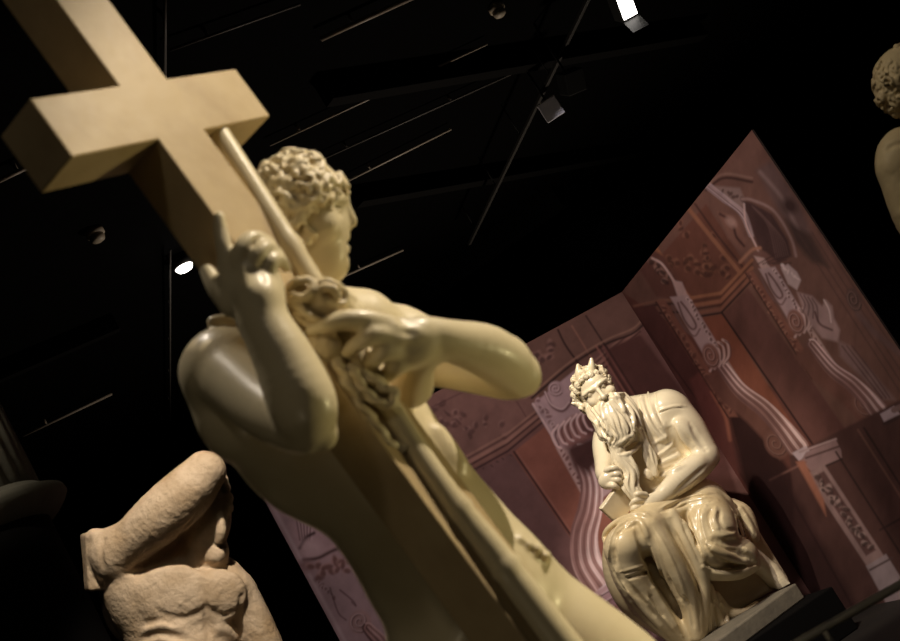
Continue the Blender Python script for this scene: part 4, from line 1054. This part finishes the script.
    R_([(604, 548), (606, 532), (620, 520), (640, 514), (654, 519)], 3.0); R_([(626, 526), (638, 521), (644, 528), (650, 545)], 2.8); R_([(620, 572), (634, 568), (647, 564)], 1.4)
    link_mesh('robe', r.mesh('robe', base, 2, ZS), M['cream_robe'], t)
    # ------------- rear foot and the block he sits on
    f = Sculpt((736, 806), (546, 606), (-30, 40), 0.75, D)
    f.chain([(748, 556, 2, 12), (760, 564, 2, 10.5), (770, 572, 2, 9.5)], 4)
    f.chain([(772, 574, 2, 10), (780, 582, 8, 8.5), (788, 590, 12, 5)], 4); f.ell((776, 580, 0), (10, 10, 8), (0, 0, 40), 4)
    for q in range(4): f.chain([(783 + q * 1.2, 582 + q * 2.6 - 2, 12 - q, 3), (789 + q, 585 + q * 2.4, 14 - q, 2.4)], 1)
    link_mesh('foot', f.mesh('foot', base, 1, ZS), M['cream'], t)
    c = wpt(D, 735, 560, -42)
    bm = bmesh.new(); bm_box(bm, (c[0] - 0.42, c[1] - 0.18, ZS - 0.003), (c[0] + 0.26, c[1] + 0.34, c[2] + 0.12), None, 0.02)
    bm_obj('seat_block', bm, M['cream_robe'], t)
    return t
seated_statue()
# ------------------------------------------------------------------ rough statue shielding its face
def pillar_under(name, pos, size, z1, mt, label):
    bm = bmesh.new(); bm_box(bm, (pos[0] - size, pos[1] - size, 0), (pos[0] + size, pos[1] + size, z1), None, 0.01)
    o = bm_obj(name, bm, mt, None, False, (pos[0], pos[1], 0)); return tag(o, label, 'pedestal')
def arm_statue():
    D = 5.4
    foot = wpt(D, 345, 985, 86); zb = foot[2] - 0.06
    base = np.array([foot[0], foot[1], zb])
    t = thing('rough_statue', base, 'rough weathered marble statue raising one arm across its face, at lower left', 'statue')
    s = Sculpt((70, 420), (440, 1010), (-74, 130), 1.35, D)
    # torso
    s.ell((176, 612, -10), (60, 52, 38), (0, 0, -10), 8)
    s.ell((186, 655, -8), (54, 52, 36), (0, 0, -18), 16)
    s.chain([(192, 670, -8, 44), (206, 710, -2, 44), (222, 750, 4, 50)], 14)
    s.ell((128, 590, -8), (26, 40, 30), (0, 0, -6), 12)
    s.ell((122, 600, -36), (22, 44, 24), (0, 0, -10), 10)
    # pectorals, ribs, abdomen
    s.ell((173, 591, 22), (33, 27, 9), (0, 0, -8), 14); s.ell((221, 594, 18), (25, 25, 9), (0, 0, 8), 14)
    s.groove([(157, 610), (172, 618), (190, 617), (206, 608)], 2.2, 5); s.groove([(207, 608), (222, 616), (238, 610)], 2.2, 5)
    s.groove([(201, 580), (204, 596), (207, 612), (210, 650)], 2.6, 4)
    s.stroke([(180, 603), (182, 603.5)], 2.2, -0.6, 'u', 1.5)
    for p in ([(146, 632), (164, 626), (184, 632)], [(142, 648), (162, 640), (186, 648)], [(214, 628), (226, 632), (236, 640)], [(196, 660), (214, 664), (230, 660)]): s.ridge(p, 6, 7)
    for p in ([(140, 626), (160, 620), (176, 624)], [(138, 640), (160, 634), (186, 640)], [(180, 656), (204, 652), (228, 650)]): s.groove(p, 3, 4)
    # right shoulder of the photo: hanging arm
    s.ell((231, 590, -8), (23, 25, 24), (0, 0, -30), 8)
    s.chain([(238, 594, -8, 20), (256, 630, -8, 20), (274, 668, -6, 18), (290, 700, 2, 16), (300, 740, 14, 17), (312, 775, 22, 13), (320, 800, 26, 14)], 6)
    s.groove([(245, 590), (241, 604), (240, 620), (243, 645)], 3.0, 3)
    # collar and neck
    s.chain([(150, 575, -10, 22), (185, 568, -12, 22), (222, 572, -12, 16)], 12)
    # raised arm
    s.chain([(112, 552, 4, 24), (132, 541, 14, 23), (160, 517, 26, 27), (186, 493, 30, 26.5), (204, 473, 30, 21.5)], 8)
    s.ell((207, 470, 28), (17, 18, 17), (0, 0, 0), 6)
    s.chain([(204, 478, 18, 16), (176, 512, 2, 20), (148, 542, -8, 20), (124, 560, -14, 18)], 8)       # folded forearm
    s.ell((116, 556, 0), (24, 30, 28), (0, 0, 30), 8)
    s.groove([(126, 574), (150, 560), (176, 540), (196, 516)], 3.5, 4)
    s.box((93, 562, -8), (9, 29, 14), (0, 10, -4), 3, 3); s.groove([(104, 534), (101, 552), (103, 574)], 3.0, 3)
    s.ell((98, 538, 0), (12, 9, 14), (0, 0, 30), 5)
    # head
    s.ell((206, 520, -6), (25, 40, 28), (0, 0, 6), 5)
    s.ell((213, 552, 4), (16, 17, 16), (0, 0, 0), 6)
    s.chain([(218, 516, 18, 6), (221, 530, 22, 6), (220, 540, 20, 5)], 4); s.ell((226, 516, 14), (5, 7, 6), (0, 0, 0), 3, 's'); s.ell((222, 546, 20), (7, 3, 4), (0, 0, 0), 2, 's')
    s.ell((216, 556, 16), (9, 8, 6), (0, 0, 0), 4)
    for x, y in ((226, 488), (229, 498), (229, 508), (224, 480)): s.ell((x, y, 2), (5, 6, 8), (0, 0, 0), 2)
    s.chain([(196, 556, -14, 20), (192, 580, -18, 26)], 10)
    # legs
    s.ell((226, 760, 6), (58, 44, 44), (0, 0, -25), 12)
    s.chain([(208, 780, 10, 36), (246, 850, 40, 30), (276, 896, 56, 24), (304, 950, 70, 19), (322, 985, 82, 16)], 10)
    s.chain([(258, 770, 6, 36), (300, 834, 20, 30), (330, 884, 34, 24), (356, 940, 54, 19), (368, 975, 66, 16)], 10)
    s.ell((345, 985, 82), (60, 18, 34), (0, 0, -30), 8)
    s.noise(0.35, 7, 21, 3); s.noise(0.5, 26, 22, 1)
    link_mesh('body', s.mesh('body', base, 1, zb + 0.02), M['rough'], t)
    pillar_under('statue_pedestal', base, 0.42, lowest(t) - 0.0005, M['plinth'], 'black pedestal carrying the rough statue at lower left')
arm_statue()
def corner_statue():
    D = 5.0
    foot = wpt(D, 1150, 560, 86); zb = foot[2] - 0.05
    base = np.array([foot[0], foot[1], zb])
    t = thing('curly_statue', base, 'dim curly headed statue cut off by the right edge, high up', 'statue')
    s = Sculpt((862, 1215), (30, 590), (-74, 130), 1.7, D)
    s.ell((906, 82, 0), (31, 36, 32), (0, 0, -20), 6)
    s.ell((920, 100, 10), (22, 26, 24), (0, 0, -20), 6)
    s.chain([(918, 104, -6, 20), (930, 132, -10, 24)], 8)
    s.chain([(932, 82, 6, 4), (941, 94, 8, 4), (947, 103, 8, 5), (940, 107, 8, 5)], 4); s.ell((936, 122, 8), (9, 10, 10), (0, 0, 0), 5); s.chain([(926, 84, 22, 4), (934, 80, 10, 4)], 4); s.ell((942, 114, 8), (4, 3, 8), (0, 0, -30), 3)
    s.ell((948, 176, -10), (58, 60, 40), (0, 0, -30), 10)
    s.ell((906, 160, 10), (31, 34, 30), (0, 0, 10), 8)
    s.chain([(904, 170, 14, 27), (914, 210, 22, 24), (930, 246, 30, 20), (944, 280, 44, 16), (966, 300, 62, 14)], 6)
    s.groove([(884, 150), (894, 145), (906, 142)], 3, 3)
    s.ell((984, 176, -12), (30, 32, 30), (0, 0, 0), 8); s.chain([(990, 180, -14, 24), (1024, 226, -16, 21), (1050, 270, -4, 16), (1064, 310, 10, 13)], 6)
    s.chain([(956, 210, -10, 46), (986, 262, -4, 42), (1006, 300, 2, 48)], 12)
    s.chain([(996, 318, 6, 38), (1040, 390, 26, 31), (1066, 432, 36, 24), (1100, 500, 60, 19), (1118, 536, 74, 16)], 10)
    s.chain([(1030, 306, 4, 36), (1082, 376, 14, 30), (1112, 424, 28, 24), (1150, 490, 48, 19), (1166, 526, 60, 16)], 10)
    s.ell((1148, 556, 82), (58, 16, 34), (0, 0, -30), 8)
    s.noise(0.5, 12, 31, 2)
    link_mesh('body', s.mesh('body', base, 1, zb + 0.02), M['aged'], t)
    h = Sculpt((862, 950), (34, 124), (-46, 46), 1.2, D)
    h.ell((906, 83, -2), (30, 34, 33), (0, 0, -20), 3); h.box((946, 116, 20), (34, 34, 50), (0, 0, -20), 8, 4, 's')
    h.curls((906, 84, 0), 54, 220, 5, 2.0, lambda d: d[0] * 0.8 + d[1] * 0.6 < 0.5, 12, 2.0)
    link_mesh('hair', h.mesh('hair', base, 1), M['aged'], t)
    pillar_under('statue_pedestal', base, 0.4, lowest(t) - 0.0005, M['plinth'], 'black pedestal carrying the curly headed statue at right')
corner_statue()
# ------------------------------------------------------------------ pedestal of the near statue
pillar_under('statue_pedestal', (_cb[0] + 0.0, _cb[1] + 0.02), 0.36, lowest(_cs) - 0.0005, M['plinth'], 'black pedestal under the statue with the cross')
# ------------------------------------------------------------------ dark fluted column, far left
def column():
    D = 6.0
    c = at(-21, 520, D + 0.1); zt = c[2]
    t = thing('fluted_column', (c[0], c[1], 0), 'dark fluted round column with a flared foot ring at the left edge', 'column')
    r = 0.33
    bm = bmesh.new(); bm_lathe(bm, [(0.30, 0), (0.30, zt - 0.12), (0.30, zt - 0.1)], 48, (c[0], c[1], 0)); bm_obj('lower_drum', bm, M['plinth'], t, True)
    bm = bmesh.new()
    bm_lathe(bm, [(0.32, zt - 0.14), (0.37, zt - 0.11), (0.41, zt - 0.075), (0.43, zt - 0.05), (0.425, zt - 0.025), (0.39, zt - 0.008), (0.34, zt), (0.33, zt + 0.03)], 64, (c[0], c[1], 0))
    bm_obj('foot_ring', bm, M['column'], t, True)
    bm = bmesh.new(); fl = lambda a, z: 1 - 0.03 * (0.5 + 0.5 * math.cos(a * 24))
    bm_lathe(bm, [(r, zt + 0.02), (r * 0.99, zt + 0.6), (r * 0.97, zt + 1.4), (r * 0.95, CEIL - 0.002)], 192, (c[0], c[1], 0), fl)
    bm_obj('shaft', bm, M['column'], t, True)
column()
# ------------------------------------------------------------------ handrail in front of the seated statue
def handrail():
    z = 0.98
    a = on_height(905, 582, z); b = on_height(792, 646, z); u = (b - a) / np.linalg.norm(b - a)
    a = a - u * 1.2; b = b + u * 1.6
    t = thing('handrail', (a[0], a[1], 0), 'thin metal handrail crossing the lower right corner', 'handrail')
    bm = bmesh.new(); bm_tube(bm, [a, b], 0.012, 14); bm_obj('rail', bm, M['steel'], t, True)
    for q in (on_height(823, 629, z), a + u * 0.15, b - u * 0.15):
        bm = bmesh.new(); bm_tube(bm, [(q[0], q[1], 0), (q[0], q[1], z - 0.03), (q[0], q[1], z - 0.008)], 0.009, 10); bm_lathe(bm, [(0.05, 0), (0.05, 0.008), (0.012, 0.012)], 20, (q[0], q[1], 0))
        bm_obj('post', bm, M['steel'], t, True)
handrail()
# ------------------------------------------------------------------ ceiling: pipes, track, lamps, detectors
def pipe(p, q, r, mt, name, label, cat, z=None):
    z = CEIL - 0.06 - r if z is None else z
    a = on_height(*p, z); b = on_height(*q, z)
    bm = bmesh.new(); bm_tube(bm, [a, b], r, 10)
    u = (b - a) / np.linalg.norm(b - a); L = np.linalg.norm(b - a)
    for d in np.arange(0.3, L, max(1.2, L / 5)):
        c = a + u * d; bm_box(bm, (c[0] - 0.012, c[1] - 0.012, z), (c[0] + 0.012, c[1] + 0.012, CEIL + 0.01))
    o = bm_obj(name, bm, mt, None, True, a); return tag(o, label, cat)
for p, q, r, lab in (((321, 39), (420, -6), 0.022, 'pale ceiling pipe at the top, the brightest of the thin lines'),
                     ((345, 182), (451, 129), 0.014, 'thin pale ceiling pipe ending above the outstretched arm, beside the statue head'),
                     ((270, 145), (487, 44), 0.012, 'long thin ceiling pipe just above the hair of the statue with the cross'),
                     ((340, 278), (403, 250), 0.016, 'short ceiling pipe behind the chin of the near statue'),
                     ((23, 436), (112, 394), 0.015, 'short ceiling pipe above the left column'),
                     ((-20, 190), (30, 166), 0.018, 'short ceiling pipe at the left edge below the cross arm')):
    pipe(p, q, r, M['pipe'], 'ceiling_pipe', lab, 'pipe')
def beam_(p, q, wd, lab, z):
    a = on_height(*p, z); b = on_height(*q, z); u = (b - a); L = np.linalg.norm(u); u /= L
    bm = bmesh.new(); n = np.array([-u[1], u[0], 0])
    Mx = Matrix(((u[0], n[0], 0, a[0]), (u[1], n[1], 0, a[1]), (0, 0, 1, z), (0, 0, 0, 1)))
    bm_box(bm, (0, -wd / 2, 0), (L, wd / 2, CEIL - z + 0.01), Mx, 0.004)
    o = bm_obj('ceiling_beam', bm, M['beam_dark'], None, False, a); tag(o, lab, 'ceiling beam')
beam_((330, 103), (705, 38), 0.14, 'dark ceiling beam crossing behind the small square lamp', CEIL - 0.22)
beam_((360, 205), (660, 152), 0.14, 'dark ceiling beam low over the backdrop, above the bent elbow', CEIL - 0.22)
beam_((120, 330), (-10, 386), 0.10, 'dark ceiling beam at left below the small dome detector', CEIL - 0.2)
beam_((430, 300), (565, 205), 0.35, 'broad dark ceiling duct edge above the outstretched forearm', CEIL - 0.3)
def track():
    z = CEIL - 0.45
    a = on_height(470, 245, z); b = on_height(596, -14, z)
    t = thing('lighting_track', a, 'dark lighting track running down from the top centre', 'lighting track')
    u = (b - a); L = np.linalg.norm(u); u /= L; n = np.array([-u[1], u[0], 0])
    Mx = Matrix(((u[0], n[0], 0, a[0]), (u[1], n[1], 0, a[1]), (0, 0, 1, z), (0, 0, 0, 1)))
    bm = bmesh.new(); bm_box(bm, (0, -0.02, 0), (L, 0.02, 0.035), Mx, 0.003); bm_obj('rail', bm, M['rail_grey'], t)
    for q in np.linspace(0.08, 0.95, 5):
        c = a + u * L * q; bm = bmesh.new(); bm_tube(bm, [(c[0], c[1], z + 0.03), (c[0], c[1], CEIL + 0.005)], 0.006, 8); bm_obj('hanger', bm, M['rail'], t, True)
    return a, u, L, z
TR = track()
def lamp(px, py, z, name, label, house, size, face, lit, stem_to, doors=True):
    c = on_height(px, py, z); f = Vector(face).normalized()
    x, y, zz = frame_z((0, 0, 0), f)
    t = thing(name, c, label, 'spotlight')
    Mx = Matrix(((x[0], y[0], zz[0], c[0]), (x[1], y[1], zz[1], c[1]), (x[2], y[2], zz[2], c[2]), (0, 0, 0, 1)))
    w_, h_, d_ = size
    bm = bmesh.new(); bm_box(bm, (-w_ / 2, -h_ / 2, -d_), (w_ / 2, h_ / 2, 0), Mx, 0.008); bm_obj('housing', bm, house, t)
    if lit is not None:
        bm = bmesh.new(); bm_box(bm, (-w_ * 0.42, -h_ * 0.42, 0.0005), (w_ * 0.42, h_ * 0.42, 0.006), Mx, 0.001); bm_obj('lens', bm, lit, t)
    for sgn in ((-1, 1) if doors else ()):      # barn doors
        bm = bmesh.new(); M2 = Mx @ Matrix.Translation((0, sgn * h_ / 2, 0)) @ Matrix.Rotation(-sgn * 0.5, 4, 'X')
        bm_box(bm, (-w_ * 0.5, -0.003, 0), (w_ * 0.5, 0.003, h_ * 0.55), M2); bm_obj('barn_door', bm, M['rail'], t)
    bm = bmesh.new(); top = Vector(c) - f * d_ * 0.5
    bm_tube(bm, [top, (top.x, top.y, stem_to)], 0.012, 10); bm_obj('yoke', bm, M['rail'], t, True)
    return t
lamp(551, 109, TR[3] - 0.2, 'square_spotlight', 'small grey square spotlight hanging from the ceiling track', M['white_metal'], (0.21, 0.21, 0.10), (-0.15, -0.9, -0.35), None, CEIL, False)
lamp(576, 82, TR[3] - 0.3, 'black_spotlight', 'unlit black spotlight beside the small grey square one', M['rail'], (0.22, 0.22, 0.16), (0.3, -0.7, -0.6), None, CEIL, False)
lamp(626, 4, TR[3] - 0.1, 'lit_spotlight', 'lit spotlight with barn doors at the top edge', M['rail'], (0.17, 0.30, 0.2), (0.1, -0.8, -0.6), M['lamp'], CEIL)
def disc_light(px, py):
    z = CEIL - 0.12
    c = on_height(px, py, z)
    t = thing('round_downlight', (c[0], c[1], z), 'small round lit ceiling lamp glowing white left of the hand', 'ceiling lamp')
    bm = bmesh.new(); bm_lathe(bm, [(0.10, z), (0.12, z + 0.04), (0.12, CEIL + 0.002)], 32, (c[0], c[1], 0)); bm_obj('housing', bm, M['rail'], t, True)
    bm = bmesh.new(); bm_lathe(bm, [(0.03, z - 0.05), (0.075, z - 0.035), (0.095, z - 0.001)], 32, (c[0], c[1], 0)); bm_obj('bulb', bm, M['lamp'], t, True)
disc_light(184, 267)
def detector(px, py, lab, r=0.085):
    z = CEIL - 0.1
    c = on_height(px, py, z)
    t = thing('smoke_detector', (c[0], c[1], CEIL), lab, 'smoke detector')
    bm = bmesh.new(); bm_lathe(bm, [(r, z + 0.04), (r, CEIL + 0.002)], 28, (c[0], c[1], 0)); bm_obj('base', bm, M['detector'], t, True)
    bm = bmesh.new(); bm_lathe(bm, [(r * 0.35, z - 0.03), (r * 0.7, z - 0.015), (r * 0.82, z + 0.01), (r * 0.8, z + 0.03)], 28, (c[0], c[1], 0)); bm_obj('sensor_dome', bm, M['detector'], t, True)
detector(98, 239, 'small pale dome smoke detector on the ceiling left of the cross shaft')
detector(500, 14, 'small boxy brass smoke detector on the ceiling near the top edge', 0.075)
def drop_wire(px, py0, py1, lab):
    z = CEIL - 0.05
    a = on_height(px, py0, z); d = np.linalg.norm((a - EYE) @ RW[:, 2]); b = at(px + 0, py1, d)
    bm = bmesh.new(); bm_tube(bm, [a, b], 0.012, 8); tag(bm_obj('ceiling_cable', bm, M['pipe_dim'], None, True, a), lab, 'cable')
def cable(p, q, lab):
    z = CEIL - 0.03
    pipe(p, q, 0.012, M['pipe_dim'], 'ceiling_conduit', lab, 'conduit')
cable((165, -6), (165, 78), 'thin vertical conduit rising above the cross, near the top edge')
cable((170, 250), (170, 420), 'thin vertical conduit beside the round lit lamp')
cable((170, 50), (300, 4), 'faint conduit right of the cross top')
cable((320, 160), (520, 70), 'faint long conduit between the two brighter pipes right of the near statue head')
